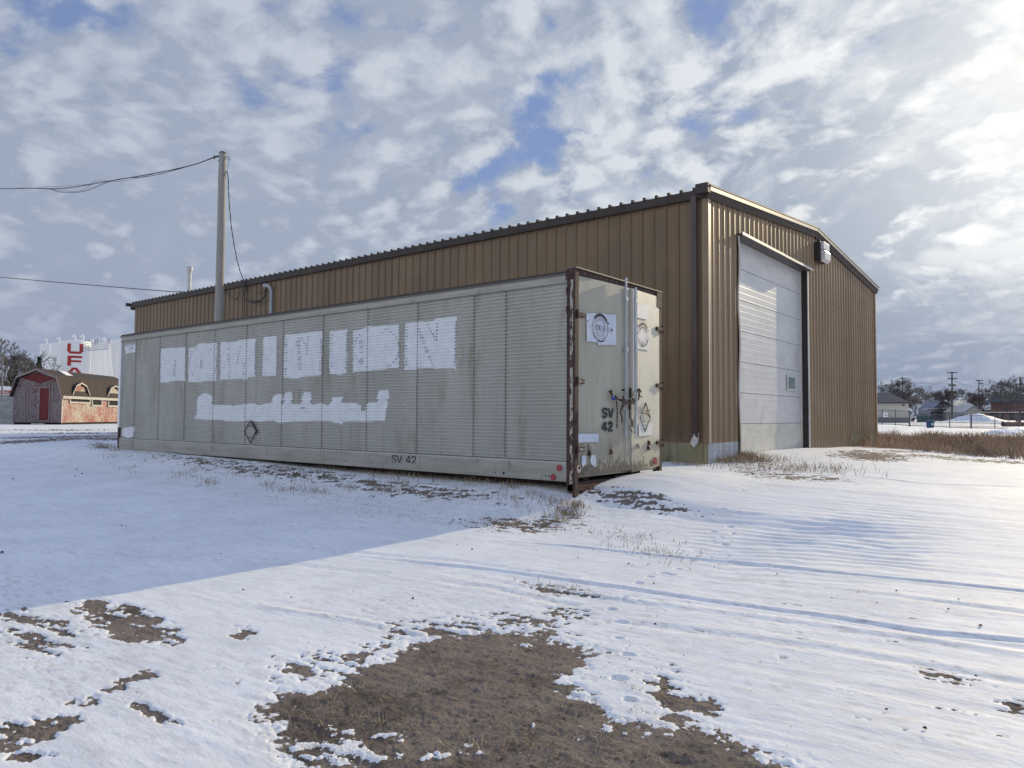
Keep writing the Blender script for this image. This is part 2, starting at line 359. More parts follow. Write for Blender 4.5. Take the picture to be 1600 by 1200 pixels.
# ------------------------------------------------------------------ noise
rs_ = np.random.RandomState(3); PERM = rs_.permutation(4096); GR = rs_.uniform(0, 2 * np.pi, 4096)
GX, GY = np.cos(GR), np.sin(GR)
def gnoise(x, y):
    xi = np.floor(x).astype(np.int64); yi = np.floor(y).astype(np.int64); xf = x - xi; yf = y - yi
    u = xf * xf * xf * (xf * (xf * 6 - 15) + 10); v = yf * yf * yf * (yf * (yf * 6 - 15) + 10)
    def g(ix, iy, dx, dy):
        h = PERM[(PERM[ix & 4095] + iy) & 4095]; return GX[h] * dx + GY[h] * dy
    a = g(xi, yi, xf, yf); b = g(xi + 1, yi, xf - 1, yf); c = g(xi, yi + 1, xf, yf - 1); d = g(xi + 1, yi + 1, xf - 1, yf - 1)
    return (a * (1 - u) + b * u) * (1 - v) + (c * (1 - u) + d * u) * v
def fbm(x, y, o=4, g=.5):
    r = np.zeros_like(x, dtype=float); a = 1.
    for i in range(o): r += a * gnoise(x + 17.3 * i, y - 9.1 * i); x = x * 2.03; y = y * 2.03; a *= g
    return r
def S(x): x = np.clip(x, 0, 1); return x * x * (3 - 2 * x)

def terrain(x, y):
    x = np.asarray(x, float); y = np.asarray(y, float)
    wx = S((x + 6.3) / 1.5)
    L = np.interp(y, [-20, 0, 2, 4, 6.6, 7.1, 7.75, 8.2, 12], [-.05, 0, .05, .10, .165, .24, .42, .46, .47]) + .11 * S((-x - 8) / 10) * S((y - 1) / 7)
    yb = y + .35 * gnoise(x * .5, y * .2) - .15 * (x + 4) * S((x + 5) / 3) * .6
    Rr = np.interp(yb, [-20, 0, 2, 4, 7, 8.05, 8.5, 10.4, 14.9, 20], [-.05, 0, .05, .10, .17, .215, .33, .48, .5, .5])
    Rs = np.interp(y, [-20, 0, 2, 4, 7, 10.5, 15, 20], [-.05, 0, .05, .10, .18, .40, .5, .5])
    k = S((x + 3.6) / 3.2); Rr = Rr * (1 - k) + Rs * k
    h = L * (1 - wx) + Rr * wx
    h = h + .21 * np.exp(-(((x + 4.85) / .9) ** 2 + ((y - 9.5) / 1.4) ** 2)) + .13 * np.exp(-(((x + 6) / 2.2) ** 2 + ((y - 20.5) / 4.5) ** 2)) - .04 * np.exp(-(((x + 6.5) / 1.) ** 2 + ((y - 14.7) / 1.2) ** 2))
    d = np.hypot(x, y); left = S((-x - 20) / 25)
    h = h + .04 * S((d - 32) / 26) * left
    h = h + .045 * fbm(x * .16, y * .16, 2) * S(d / 6)
    return h
def hz_(x, y): return float(terrain(np.array([x]), np.array([y]))[0])
def gp(px, py, it=6):
    """ground point seen along a bearing"""
    z = .3
    for _ in range(it):
        p = atZ(px, py, z); z = hz_(p[0], p[1])
    return p

# ------------------------------------------------------------------ ground (one sheet to the horizon)
def px_of(x, y, z):
    px = x * FP[0] + y * FP[1] + (z - CAMZ) * FP[2]
    u = (x * RT[0] + y * RT[1]) / px * FPX; v = (x * UP[0] + y * UP[1] + (z - CAMZ) * UP[2]) / px * FPX
    c, s = math.cos(R_(ROLL)), math.sin(R_(ROLL))
    return 800 + u * c - v * s, 600 - (u * s + v * c)
def poly_sd(px, py, X, Y):
    """signed distance (negative inside) of points X,Y to polygon"""
    n = len(px); d = np.full(X.shape, 1e9); ins = np.zeros(X.shape, bool)
    for i in range(n):
        ax, ay, bx, by = px[i], py[i], px[(i + 1) % n], py[(i + 1) % n]
        ex, ey = bx - ax, by - ay; t = np.clip(((X - ax) * ex + (Y - ay) * ey) / (ex * ex + ey * ey + 1e-12), 0, 1)
        d = np.minimum(d, (X - ax - t * ex) ** 2 + (Y - ay - t * ey) ** 2)
        c = ((ay > Y) != (by > Y)) & (X < (bx - ax) * (Y - ay) / (by - ay + 1e-12) + ax); ins ^= c
    d = np.sqrt(d); return np.where(ins, -d, d)
def build_ground():
    fine = np.arange(-50, 50.01, .115); coarse = np.concatenate([np.arange(54, 306, 4.)])
    az = np.concatenate([fine, coarse]); na = len(az)
    r = [.5, .9, 1.3, 1.6]
    rr = 1.9
    while rr < 34: r.append(rr); rr *= 1.0037
    while rr < 120: r.append(rr); rr *= 1.012
    while rr < 7000: r.append(rr); rr *= 1.12
    r = np.array(r); nr = len(r)
    A, Rr = np.meshgrid(az, r); th = R_(90 + YAW) - np.radians(A)
    x = Rr * np.cos(th); y = Rr * np.sin(th)
    near = S((45 - Rr) / 15)
    h0 = terrain(x, y)
    U, V = px_of(x, y, h0)
    front = (x * FP[0] + y * FP[1]) > .5
    U = np.where(front, U, -9999); V = np.where(front, V, 9999)
    # streak direction of the wind and of the wheel tracks: along +X
    xs, ys = x, y
    n1 = fbm(x * .9, y * .9, 4); n2 = fbm(x * 5, y * 5, 4, .55); n3 = fbm(x * 16 + 3, y * 16, 3, .6)
    w0, w1 = gp(905, 922)[:2], gp(1500, 1004)[:2]; dd_ = (w1 - w0) / np.linalg.norm(w1 - w0)
    sp_, sq_ = x * dd_[0] + y * dd_[1], -x * dd_[1] + y * dd_[0]; sq_ = sq_ + .10 * gnoise(x * .25, y * .25)
    st = .6 * fbm(sp_ * .8, sq_ * 5.5, 4, .6) + .9 * fbm(sp_ * .22, sq_ * 5.0, 3, .6)          # streaks along the drive
    st2 = fbm(sp_ * 3.0, sq_ * 14, 3, .6)
    # bare ground field: >0 bare
    bare = np.full(x.shape, -1.)
    big = [(418, 1112), (440, 1086), (500, 1082), (545, 1062), (600, 1035), (650, 1008), (720, 990), (800, 985), (865, 1000), (925, 1024), (915, 1042), (893, 1052), (900, 1078), (930, 1096), (960, 1118), (1010, 1137), (1052, 1139), (1040, 1118), (1075, 1125), (1110, 1150), (1160, 1175), (1240, 1202), (1330, 1260), (1100, 1400), (500, 1400), (470, 1230), (455, 1190), (428, 1140)]
    W = [gp(*p) for p in big]
    sd = poly_sd([p[0] for p in W], [p[1] for p in W], x, y)
    bare = np.maximum(bare, np.clip(-sd / .10, -3, 3) + n2 * 1.3 + n3 * 1.1 + st2 * .8)
    # snow left lying on the big bare patch
    def ell(cx, cy, rx, ry, rot=0., soft=1.):
        c, s = math.cos(R_(rot)), math.sin(R_(rot)); dx, dy = U - cx, V - cy
        return soft * (1 - np.sqrt(((dx * c + dy * s) / rx) ** 2 + ((-dx * s + dy * c) / ry) ** 2))
    for a in ((535, 1158, 34, 16, 50), (585, 1172, 46, 14, -8), (600, 1148, 55, 7, 8), (740, 1160, 62, 18, -14), (905, 1155, 55, 16, 5), (655, 1120, 30, 5, 10), (480, 1165, 18, 8, 0), (880, 1065, 16, 5, 0), (560, 1190, 70, 12, 10), (820, 1010, 22, 4, 15), (700, 1185, 60, 6, 0)):
        e = ell(*a); bare = np.where(e > -.6, bare - np.clip((e + .38 + n2 * .8 + n3 * 1.7 + st2 * .8) * 2.4, 0, 2.8), bare)
    crumbs = S((n3 * 1.0 + n2 * .55 - .55) / .25) * np.clip(1.15 + sd / .35, 0, 1); bare = np.where(sd < .1, bare - 2.2 * crumbs, bare)
    pools = ((200, 977, 52, 17, 16, 1.1), (160, 957, 36, 9, 18, .45), (30, 968, 65, 9, 8, .05), (45, 1000, 55, 9, 10, -.1), (95, 990, 22, 9, 5, -.1), (55, 1010, 30, 10, 20, .15), (385, 990, 20, 6, 15, -.3), (375, 998, 14, 4, 10, .1),
             (215, 1062, 34, 6, -15, -.1), (180, 1078, 40, 6, -20, -.1), (120, 1100, 14, 6, 5, .1), (144, 1102, 10, 4, 0, .1), (20, 1158, 50, 18, -15, .35), (70, 1135, 55, 12, -12, -.2), (95, 1141, 16, 6, -25, .2), (40, 1185, 36, 8, 0, .0),
             (243, 1122, 26, 8, 22, .35), (1050, 1090, 32, 22, 55, .05), (1085, 1100, 35, 9, 12, .45), (1095, 1108, 28, 6, 10, .25), (1040, 1065, 16, 8, 30, -.3), (1050, 1122, 30, 8, 10, .0),
             (1360, 713, 42, 5.5, 3, .9), (1340, 705, 14, 2, 0, .2), (470, 1050, 60, 18, -10, -.55), (560, 1030, 60, 14, -25, -.45), (690, 985, 70, 12, 0, -.25), (830, 975, 90, 12, 5, -.5), (900, 960, 60, 8, 10, -.6),
             (812, 822, 70, 9, 3, -.05), (860, 815, 40, 8, -8, -.2), (985, 783, 55, 9, 12, .1), (1050, 797, 45, 5, 8, -.05), (870, 924, 42, 6, 10, -.05), (1010, 775, 45, 5, 10, -.25), (940, 772, 40, 5, 20, -.1),
             (1180, 722, 40, 8, 5, -.25), (1230, 745, 70, 6, 6, -.25), (1270, 748, 50, 3, 4, .1), (1175, 740, 35, 7, 10, -.15), (440, 738, 160, 10, 6, -.5), (640, 765, 150, 12, 6, -.5), (330, 722, 90, 6, 6, -.5),
             (190, 686, 60, 2.2, 0, .6), (60, 689, 90, 2.0, -3, .7), (100, 683, 110, 1.6, -1, .4), (80, 672, 90, 1.2, 0, -.2), (120, 677, 90, 1.0, 0, -.1), (160, 697, 20, 5, 10, .0), (1590, 1105, 25, 10, 5, -.1), (1480, 1060, 50, 8, 10, -.6), (1480, 716, 120, 3, 4, .0), (1560, 722, 90, 2.5, 3, .1), (1400, 706, 40, 2, 2, .1))
    for cx, cy, rx, ry, rot, bias in pools:
        e = ell(cx, cy, rx, ry, rot)
        nn = np.where(e > -.8, n2 * .7 + n3 * 1.1 + st2 * 1.5, 0)
        bare = np.maximum(bare, np.where(e > -.8, (np.minimum(e, .55) + bias * .6 + nn - .12) * 3.0 - .3, -1))
    # thin wind-scoured snow: dark flecks showing through
    scour = .9 * (.5 * ell(120, 1010, 260, 90, 0) > 0) * 0
    reg = np.zeros_like(x)
    for a, k in (((60, 1040, 320, 150, 0), .50), ((760, 960, 420, 70, 0), .50), ((1300, 1010, 420, 170, 15), .42), ((1000, 1000, 160, 120, 0), .40), ((1080, 1080, 160, 90, 20), .3), ((300, 1100, 350, 130, 0), .25), ((1200, 735, 180, 30, 0), .45), ((620, 760, 420, 34, 5), .50), ((900, 800, 260, 34, 3), .5), ((30, 930, 110, 50, 0), .5), ((1450, 1120, 300, 120, 10), .4)):
        reg = np.maximum(reg, k * S(ell(*a) * 1.6))
    fl = st2 * .8 + n3 * .55 + st * .25 + n2 * .25
    bare = np.maximum(bare, np.where(near > .2, (fl + reg * .75 - 1.02) * 5, -1))
    # wheel tracks
    tr = np.zeros_like(x); thin = np.zeros_like(x)
    def line(pts, wd, dep, ridge=0.):
        nonlocal tr, thin
        W = np.array([gp(*p)[:2] for p in pts]); best = np.full(x.shape, 1e9)
        for i in range(len(W) - 1):
            e = W[i + 1] - W[i]; L2 = e @ e; t = ((x - W[i][0]) * e[0] + (y - W[i][1]) * e[1]) / L2
            t0 = np.clip(t, -.02 if i else 0, 1.02 if i < len(W) - 2 else 1)
            sg = ((x - W[i][0]) * -e[1] + (y - W[i][1]) * e[0]) / math.sqrt(L2)
            dd = np.where((t > (0 if i == 0 else -.02)) & (t < 1.02), sg, 1e9)
            if i == 0: fade = np.where((t > 0) & (t < 1), S(t), 1.)
            best = np.where(np.abs(dd) < np.abs(best), dd, best)
        q = best + .02 * n1; mod = .8 + .5 * gnoise(x * .6 + y * .3, y * .4)
        dep = dep * (1. if wd < .04 else .5)
        mod = mod * fade; tr += dep * mod * (np.exp(-(q / wd) ** 2)) - .5 * ridge * mod * np.exp(-((q - wd * 1.8) / wd) ** 2) - .5 * ridge * mod * .7 * np.exp(-((q + wd * 1.8) / wd) ** 2)
        thin = np.maximum(thin, np.exp(-(q / (wd * 2)) ** 2))
    for pts, wd, dep, rd in (([(760, 846), (905, 857), (1100, 878), (1330, 900), (1640, 932)], .028, .024, .018), ([(520, 868), (770, 893), (960, 920), (1100, 941), (1300, 968), (1450, 992), (1640, 1010)], .032, .023, .019),
                         ([(700, 893), (900, 930), (1140, 960), (1350, 988), (1640, 1032)], .05, -.028, -.008), ([(350, 938), (440, 955), (560, 973), (700, 1003)], .04, -.02, 0),
                         ([(860, 962), (1050, 985), (1300, 1020), (1620, 1075)], .05, .018, .009), ([(400, 850), (560, 866), (720, 880), (900, 905)], .05, .014, .007), ([(640, 905), (760, 920), (900, 950)], .05, .018, .009),
                         ([(0, 800), (180, 806), (400, 822), (640, 828)], .06, .012, .006), ([(0, 860), (200, 868), (420, 880), (600, 900)], .06, .012, .006), ([(95, 712), (130, 700), (160, 692)], .12, .03, .02),
                         ([(0, 745), (200, 750), (420, 770), (640, 800)], .07, .014, .008), ([(1280, 742), (1400, 752), (1440, 757), (1600, 762)], .05, .035, .01), ([(60, 712), (120, 700), (180, 694)], .10, .03, .02), ([(1150, 905), (1400, 935), (1620, 965)], .04, .012, .006)):
        line(pts, wd, dep, rd)
    # paw prints
    prints = [(1159.6, 762), (1152, 771), (1140, 775), (1144, 782), (1132, 787.5), (1137, 796), (1126, 804), (1130, 817), (1114.6, 833), (1112.5, 849), (1087, 864), (1081, 879), (1059, 892), (1049, 901), (1037, 899), (1015.5, 904.5), (997.5, 914), (972, 923), (976, 936), (955, 955), (970, 974), (966, 1000), (981, 1027), (967, 1064), (984, 1097)]
    dent = np.zeros_like(x)
    for i, p in enumerate(prints):
        g = gp(*p); sz = .028 + .005 * (i % 3)
        dx, dy = x - g[0], y - g[1]; q = (dx * .9 + dy * .3) ** 2 / sz ** 2 + (dy * .95 - dx * .3) ** 2 / (sz * .72) ** 2
        dent += .026 * np.exp(-q ** 1.6) - .004 * np.exp(-(np.sqrt(q) - 1.5) ** 2 * 5)
    # ripples beside the mound
    rip = np.maximum(0, 1 - ((U - 1290) / 240) ** 2 - ((V - 850) / 75) ** 2)
    ripple = .010 * np.clip(rip, 0, 1) * np.sin(36 * (y * .97 - x * .18 + .22 * n1 + .12 * gnoise(x * 1.5, y * 1.5))) * (.5 + 1.2 * np.clip(gnoise(x * .9, y * .9) + .3, 0, 1))
    snowm = 1 - S(bare * .9 + .5); taper = S((.2 - bare) / 1.2) / .96
    patchy = S((fbm(x * .55 + 7, y * .55, 3) + .25) / .6); hsn = .0026 * n2 * patchy + .0048 * st + .0028 * st2 * (.35 + .65 * patchy) + .0008 * n3 * patchy + .010 * n1
    hdi = .007 * n2 + .004 * n3 + .012 * n1 * .5 + .010 * np.abs(fbm(x * 21, y * 34, 3, .7)) + .006 * st2 + .010 * np.clip(fbm(x * 9 + 5, y * 9, 3) - .15, 0, 1)
    flat = S((8.2 - y) / 1.5) * S((-x - 2) / 3)            # the smooth packed drive in the trailer's shade
    hsn = hsn * (1 - .45 * flat)
    h = h0 + near * (taper * (.013 + hsn) - snowm * (tr + dent - ripple) + (1 - taper) * hdi)
    # snow lip thickens near patch rims
    h = np.where(Rr > 6000, h - 30, h)
    co = np.stack([x.ravel(), y.ravel(), h.ravel()], 1)
    co = np.concatenate([co, [[0, 0, float(h[0].mean())]]]); ci = len(co) - 1
    i = np.arange(nr - 1)[:, None] * na + np.arange(na)[None]; j = np.arange(nr - 1)[:, None] * na + (np.arange(na)[None] + 1) % na
    quads = np.stack([i, i + na, j + na, j], -1).reshape(-1, 4)
    tri = np.stack([np.full(na, ci), np.arange(na), (np.arange(na) + 1) % na], -1)
    me = bpy.data.meshes.new('snowy_ground')
    me.vertices.add(len(co)); me.vertices.foreach_set('co', co.ravel())
    nl = quads.size + tri.size; me.loops.add(nl); me.loops.foreach_set('vertex_index', np.concatenate([quads.ravel(), tri.ravel()]))
    npoly = len(quads) + len(tri); me.polygons.add(npoly)
    st_ = np.concatenate([np.arange(len(quads)) * 4, quads.size + np.arange(len(tri)) * 3])
    me.polygons.foreach_set('loop_start', st_); me.polygons.foreach_set('use_smooth', np.ones(npoly, bool))
    me.update(calc_edges=True); me.validate()
    for nm, arr in (('bare', np.clip(bare * .5 + .5, 0, 1)), ('thin', np.clip(thin * .5 + reg, 0, 1))):
        at = me.attributes.new(nm, 'FLOAT', 'POINT'); at.data.foreach_set('value', np.concatenate([arr.ravel(), [0.]]).astype(np.float32))
    m = bpy.data.materials.new('snow_over_earth'); m.use_nodes = True; t = NT(m.node_tree); b = m.node_tree.nodes['Principled BSDF']
    pos = t.n('ShaderNodeNewGeometry').outputs['Position']
    ab = t.n('ShaderNodeAttribute', attribute_name='bare').outputs['Fac']; at_ = t.n('ShaderNodeAttribute', attribute_name='thin').outputs['Fac']
    f1 = t.noise(pos, 55, 5, .65); f2 = t.noise(t.mapping(pos, (1, 3.2, 1), (0, 0, .16)), 9, 6, .65)
    edge = t.m('ADD', ab, t.m('MULTIPLY', t.m('SUBTRACT', f1, .5), .55))
    bf = t.mr(edge, .43, .57)
    gritty = t.mr(t.noise(pos, 130, 3, .6), .25, .75)
    earth = t.mix(t.mr(t.noise(pos, 3.5, 6, .6), .3, .7), (.165, .134, .110), (.25, .205, .168))
    earth = t.mix(t.m('MULTIPLY', gritty, .5), earth, (.28, .225, .18))
    earth = t.mix(t.mr(t.noise(pos, 19, 6, .7), .54, .68), earth, (.075, .056, .044))
    earth = t.mix(t.m('MULTIPLY', t.mr(t.noise(pos, 1.6, 7, .72), .50, .60), .55), earth, (.060, .045, .035))
    earth = t.mix(t.m('MULTIPLY', t.mr(t.noise(t.mapping(pos, (1, .35, 1), (0, 0, .9)), 34, 4, .7), .62, .70), .6), earth, (.36, .29, .20))
    snow = t.mix(t.mr(t.noise(pos, 1.3, 4, .55), .3, .7), (.77, .775, .765), (.86, .86, .845))
    thn = t.m('MULTIPLY', t.mr(f2, .45, .72), t.m('ADD', t.m('MULTIPLY', at_, 1.0), .34), clamp=True)
    snow = t.mix(t.m('MULTIPLY', t.mr(t.noise(t.mapping(pos, (.8, 3.2, 1), (0, 0, -.12)), 3.2, 7, .68), .48, .66), .38), snow, (.60, .59, .57))
    snow = t.mix(thn, snow, (.54, .53, .51))
    speck = t.mr(t.m('ADD', t.noise(pos, 24, 4, .75), t.m('MULTIPLY', at_, .10)), .735, .765)
    snow = t.mix(t.m('MULTIPLY', speck, .75), snow, (.17, .14, .12))
    t.put(b, 'Base Color', t.mix(bf, snow, earth))
    t.put(b, 'Roughness', t.mr(bf, 0, 1, .68, .95))
    b.inputs['Specular IOR Level'].default_value = .22
    bn = t.n('ShaderNodeBump'); bn.inputs['Distance'].default_value = .010; t.put(bn, 'Strength', t.mr(bf, 0, 1, .30, 1.0))
    hh = t.m('ADD', t.noise(pos, 85, 5, .75), t.m('MULTIPLY', t.noise(t.mapping(pos, (1, 2.5, 1), (0, 0, -.1)), 22, 5, .6), 1.3))
    t.put(bn, 'Height', hh); t.l.new(bn.outputs[0], b.inputs['Normal'])
    me.materials.append(m)
    o = bpy.data.objects.new('snowy_ground', me); sc.collection.objects.link(o); o['kind'] = 'structure'
    o['label'] = 'snow covered yard with wheel tracks and bare brown earth patches'
build_ground()

# ------------------------------------------------------------------ the steel building
BX, BY, BW, BL = -6.537, 14.923, 15.24, 27.16
ZE, ZP = 6.30, 6.97            # wall top at the eave / under the peak
ZW = .895; ZB = .30
D0, D1, DT = 16.62, 21.82, 5.72     # door opening
bld = thing('steel_building', 'long tan brown ribbed steel building with white overhead door in its gable', 'building', (BX, BY, .45))
def ribs(length, pitch=.3048, A=.034):
    """profile of a ribbed sheet along s: list of (s, out)"""
    pr = []; s = 0
    while s < length - 1e-6:
        for ds, o in ((0, 0), (.100, 0), (.108, .004), (.120, .004), (.128, 0), (.176, 0), (.184, .004), (.196, .004), (.204, 0), (.2370, 0), (.2560, A), (.2860, A), (.3048, 0)):
            if s + ds <= length: pr.append((s + ds, o))
        s += pitch
    pr.append((length, 0)); q = [pr[0]]
    for p in pr[1:]:
        if p[0] - q[-1][0] > 1e-5: q.append(p)
    return q
def ribbed(mb, axis, start, length, plane, sign, zb, zt, m, phase=0., extra=0.):
    pr = ribs(length + phase); pr = [(s - phase, o) for s, o in pr if s >= phase]
    if pr[0][0] > 1e-6: pr = [(0, pr[0][1])] + pr
    vs = []
    for s, o in pr:
        p = start + s; out = plane + sign * (o + extra)
        for z in (zb(p), zt(p)): vs.append((p, out, z) if axis == 0 else (out, p, z))
    n = len(pr); mb.add(vs, [(2 * i, 2 * i + 2, 2 * i + 3, 2 * i + 1) for i in range(n - 1)], m)
zt = lambda p: ZE + (ZP - ZE) * (1 - abs(p - (BY + BW / 2)) / (BW / 2))
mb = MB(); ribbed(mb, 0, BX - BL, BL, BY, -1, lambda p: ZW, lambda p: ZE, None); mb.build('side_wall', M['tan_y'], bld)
mb = MB(); ribbed(mb, 0, BX - BL, BL, BY, -1, lambda p: .2, lambda p: ZW, None); mb.build('side_wainscot', M['cream'], bld)
mb = MB()
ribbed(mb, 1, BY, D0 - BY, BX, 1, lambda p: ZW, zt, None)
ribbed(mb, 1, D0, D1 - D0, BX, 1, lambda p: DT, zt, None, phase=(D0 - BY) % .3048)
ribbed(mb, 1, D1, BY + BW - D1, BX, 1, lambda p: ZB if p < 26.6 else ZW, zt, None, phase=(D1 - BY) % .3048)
mb.mi = [0] * len(mb.f); mb.mats = [M['tan_x']]
# screw rows
for zr in (1.6, 2.75, 4.0, 5.1):
    s = .271
    while s < BW - .1:
        y = BY + s
        if not (D0 - .05 < y < D1 + .1) and random.random() < .8: mb.box((BX + .034, y - .008, zr - .008), (BX + .040, y + .008, zr + .008), M['trim'])
        s += .3048
mb.build('gable_wall', None, bld)
mb = MB(); ribbed(mb, 1, BY, D0 - BY, BX, 1, lambda p: .2, lambda p: ZW, None); mb.build('gable_wainscot', M['greysteel'], bld)
mb = MB(); ribbed(mb, 1, 26.5, BY + BW - 26.5, BX, 1, lambda p: .2, lambda p: ZW, None, phase=(26.5 - BY) % .3048, extra=.003); o = mb.build('gable_wainscot', M['cream'], bld); o['label'] = 'stained cream wainscot at the far corner'
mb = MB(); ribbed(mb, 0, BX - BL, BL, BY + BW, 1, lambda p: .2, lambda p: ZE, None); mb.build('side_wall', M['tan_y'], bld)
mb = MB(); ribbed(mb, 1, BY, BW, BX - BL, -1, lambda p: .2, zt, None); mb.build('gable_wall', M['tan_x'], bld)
# roof: two ribbed slopes
def roofslope(y0, y1, z0, z1):
    mb = MB(); pr = ribs(BL + .30); vs = []
    for s, o in pr:
        o = o * 1.5
        vs += [(BX - BL - .15 + s, y0, z0 + o), (BX - BL - .15 + s, y1, z1 + o)]
    n = len(pr); mb.add(vs, [(2 * i, 2 * i + 2, 2 * i + 3, 2 * i + 1) for i in range(n - 1)])
    # underside and rib ends at the eave
    return mb
rz0, rz1 = ZE + .10, ZP + .115
o1 = roofslope(BY - .14, BY + BW / 2, rz0, rz1); o1.build('roof', M['roof'], bld)
roofslope(BY + BW + .14, BY + BW / 2, rz0, rz1).build('roof', M['roof'], bld)
# dark closure strips showing under every roof rib at the eave
mb = MB(); s = .2370
while s < BL + .3:
    x0 = BX - BL - .15 + s
    mb.box((x0 - .012, BY - .165, rz0 - .01), (x0 + .058, BY - .142, rz0 + .062)); s += .3048
closures = mb
# eave gutter, downspout
mb = MB(); g0 = BY - .125; x0, x1 = BX - BL - .16, BX + .02
prof = [(0, .02), (0, -.10), (-.05, -.135), (-.11, -.13), (-.125, -.06), (-.14, .045), (-.13, .05), (-.115, -.05)]
pts = [(BY - .004 + a, ZE + .06 + b) for a, b in prof]
mb.prism([(x0, a, b) for a, b in pts], (x1 - x0, 0, 0)); mb.add(closures.v, closures.f); mb.build('gutter', M['trim'], bld)
mb = MB(); mb.box((x0 - .10, BY - .30, ZE - .02), (x0 + .02, BY - .06, ZE + .12)); mb.box((x0 - .06, BY - .10, ZE - .16), (x0 + .02, BY + .10, ZE - .02)); mb.build('gutter_end', M['trim'], bld)
mb = MB(); mb.box((-6.855, BY - .135, 1.02), (-6.735, BY - .036, ZE - .03)); mb.box((-6.845, BY - .13, ZE - .05), (-6.745, BY - .04, ZE + .0))
for z in (2.8, 4.3, 1.9): mb.box((-6.862, BY - .142, z), (-6.728, BY - .036, z + .035))
mb.build('downspout', M['trimd'], bld)
mb = MB(); mb.tube([(-6.80, BY - .075, 1.10), (-6.80, BY - .085, .98), (-6.79, BY - .10, .86)], [.06, .075, .03], 7); mb.add([(-6.86, BY - .05, 1.12), (-6.72, BY - .05, 1.12), (-6.70, BY - .16, .92), (-6.78, BY - .19, .80), (-6.88, BY - .16, .9)], [(0, 1, 2, 3, 4)]); mb.build('torn_downspout_end', M['white_trim'], bld)
# corner trims
mb = MB(); mb.prism([(BX - .10, BY - .045, ZW), (BX + .045, BY - .045, ZW), (BX + .045, BY + .10, ZW), (BX + .001, BY + .10, ZW), (BX + .001, BY - .001, ZW), (BX - .10, BY - .001, ZW)], (0, 0, ZE - .05 - ZW)); mb.build('corner_trim', M['tan_x'], bld)
mb = MB(); mb.box((BX + .0455, BY - .044, ZW), (BX + .053, BY - .016, ZE - .05)); mb.build('corner_edge', M['white_trim'], bld)
mb = MB(); mb.box((BX - .04, BY + BW - .08, .2), (BX + .05, BY + BW + .05, ZE - .02)); mb.build('corner_trim', M['tan_x'], bld, bevel=.004)
# rake trim: capped fascia with a pale strip painted in as sun glare
ypk = BY + BW / 2
def raketrim(y0, z0, y1, z1):
    d = Vector((0, y1 - y0, z1 - z0)).normalized(); n = Vector((0, -d.z, d.y))
    if n.z < 0: n = -n
    a = Vector((BX, y0, z0)); b = Vector((BX, y1, z1)); L = b - a
    def strip(pr, mt, nm):
        m_ = MB(); poly = [a + Vector((px, 0, 0)) + n * pz for px, pz in pr]; m_.prism([tuple(p) for p in poly], tuple(L)); o = m_.build(nm, mt, bld)
    strip([(-.15, .02), (-.15, .19), (.13, .19), (.165, .165), (.165, .14), (.12, .14), (.12, -.015), (.05, -.015)], M['trim'], 'rake_trim')
    strip([(.122, .045), (.122, .125), (.158, .125), (.152, .045)], M['rake'], 'rake_sun_strip')
    strip([(.036, -.10), (.036, -.017), (.112, -.017), (.105, -.03), (.058, -.10)], M['trim'], 'rake_soffit')
raketrim(BY - .15, ZE + .0 - .013, ypk, ZP + .0); raketrim(ypk, ZP, BY + BW + .15, ZE - .013)
mb = MB(); mb.box((BX - .14, BY - .30, ZE - .03), (BX + .150, BY - .150, ZE + .185)); mb.build('gutter_end', M['trim'], bld, bevel=.01)
# gable door: jambs, head, sectional door
RC = .16
mb = MB(); mb.box((BX - RC - .02, D1 + .0, .3), (BX + .036, D1 + .006, DT)); mb.build('door_jamb', M['jamb'], bld)
mb = MB(); mb.box((BX - RC - .02, D0 - .006, .3), (BX + .036, D0, DT)); mb.build('door_jamb', M['jamb'], bld)
mb = MB(); mb.prism([(BX + .037, D1 - .015, .62), (BX + .037, D1 + .085, .62), (BX + .037, D1 + .06, DT), (BX + .037, D1 - .015, DT)], (.022, 0, 0)); mb.tube([(BX + .05, D1 + .04, .7), (BX + .065, D1 + .02, 1.6), (BX + .05, D1 + .03, 2.4)], .02, 6); mb.build('jamb_trim', M['white_trim'], bld)
mb = MB(); pts = []
for i in range(13):
    z = .5 + (DT - .5) * i / 12; pts.append((BX + .045 + .02 * math.sin(i * 1.3), D0 - .012 - .022 * math.sin(i * .9) ** 2, z))
mb.tube(pts, .020, 5); mb.build('jamb_trim', M['white_trim'], bld)
mb = MB(); mb.prism([(BX - RC, D0, DT), (BX + .04, D0, DT), (BX + .15, D0, DT + .02), (BX + .15, D0, DT + .05), (BX + .036, D0, DT + .07), (BX - RC, D0, DT + .07)], (0, D1 - D0 + .1, 0)); mb.build('door_head', M['trimd'], bld)
mb = MB()
for k in range(9):
    a = D0 - .05 + (D1 - D0 + .2) * k / 9; b_ = a + (D1 - D0 + .2) / 9
    dz = random.uniform(-.008, .008); mb.box((BX + .151, a, DT + .020 + dz), (BX + .158, b_ - .004, DT + .085 + dz))
mb.build('head_drip_edge', M['white_trim'], bld)
DX = BX - RC
ztops = [DT, 5.06, 4.30, 3.55, 2.80, 2.05, 1.31, .56]
door = None; mbw = MB(); mbd = MB()
rdm = random.Random(4)
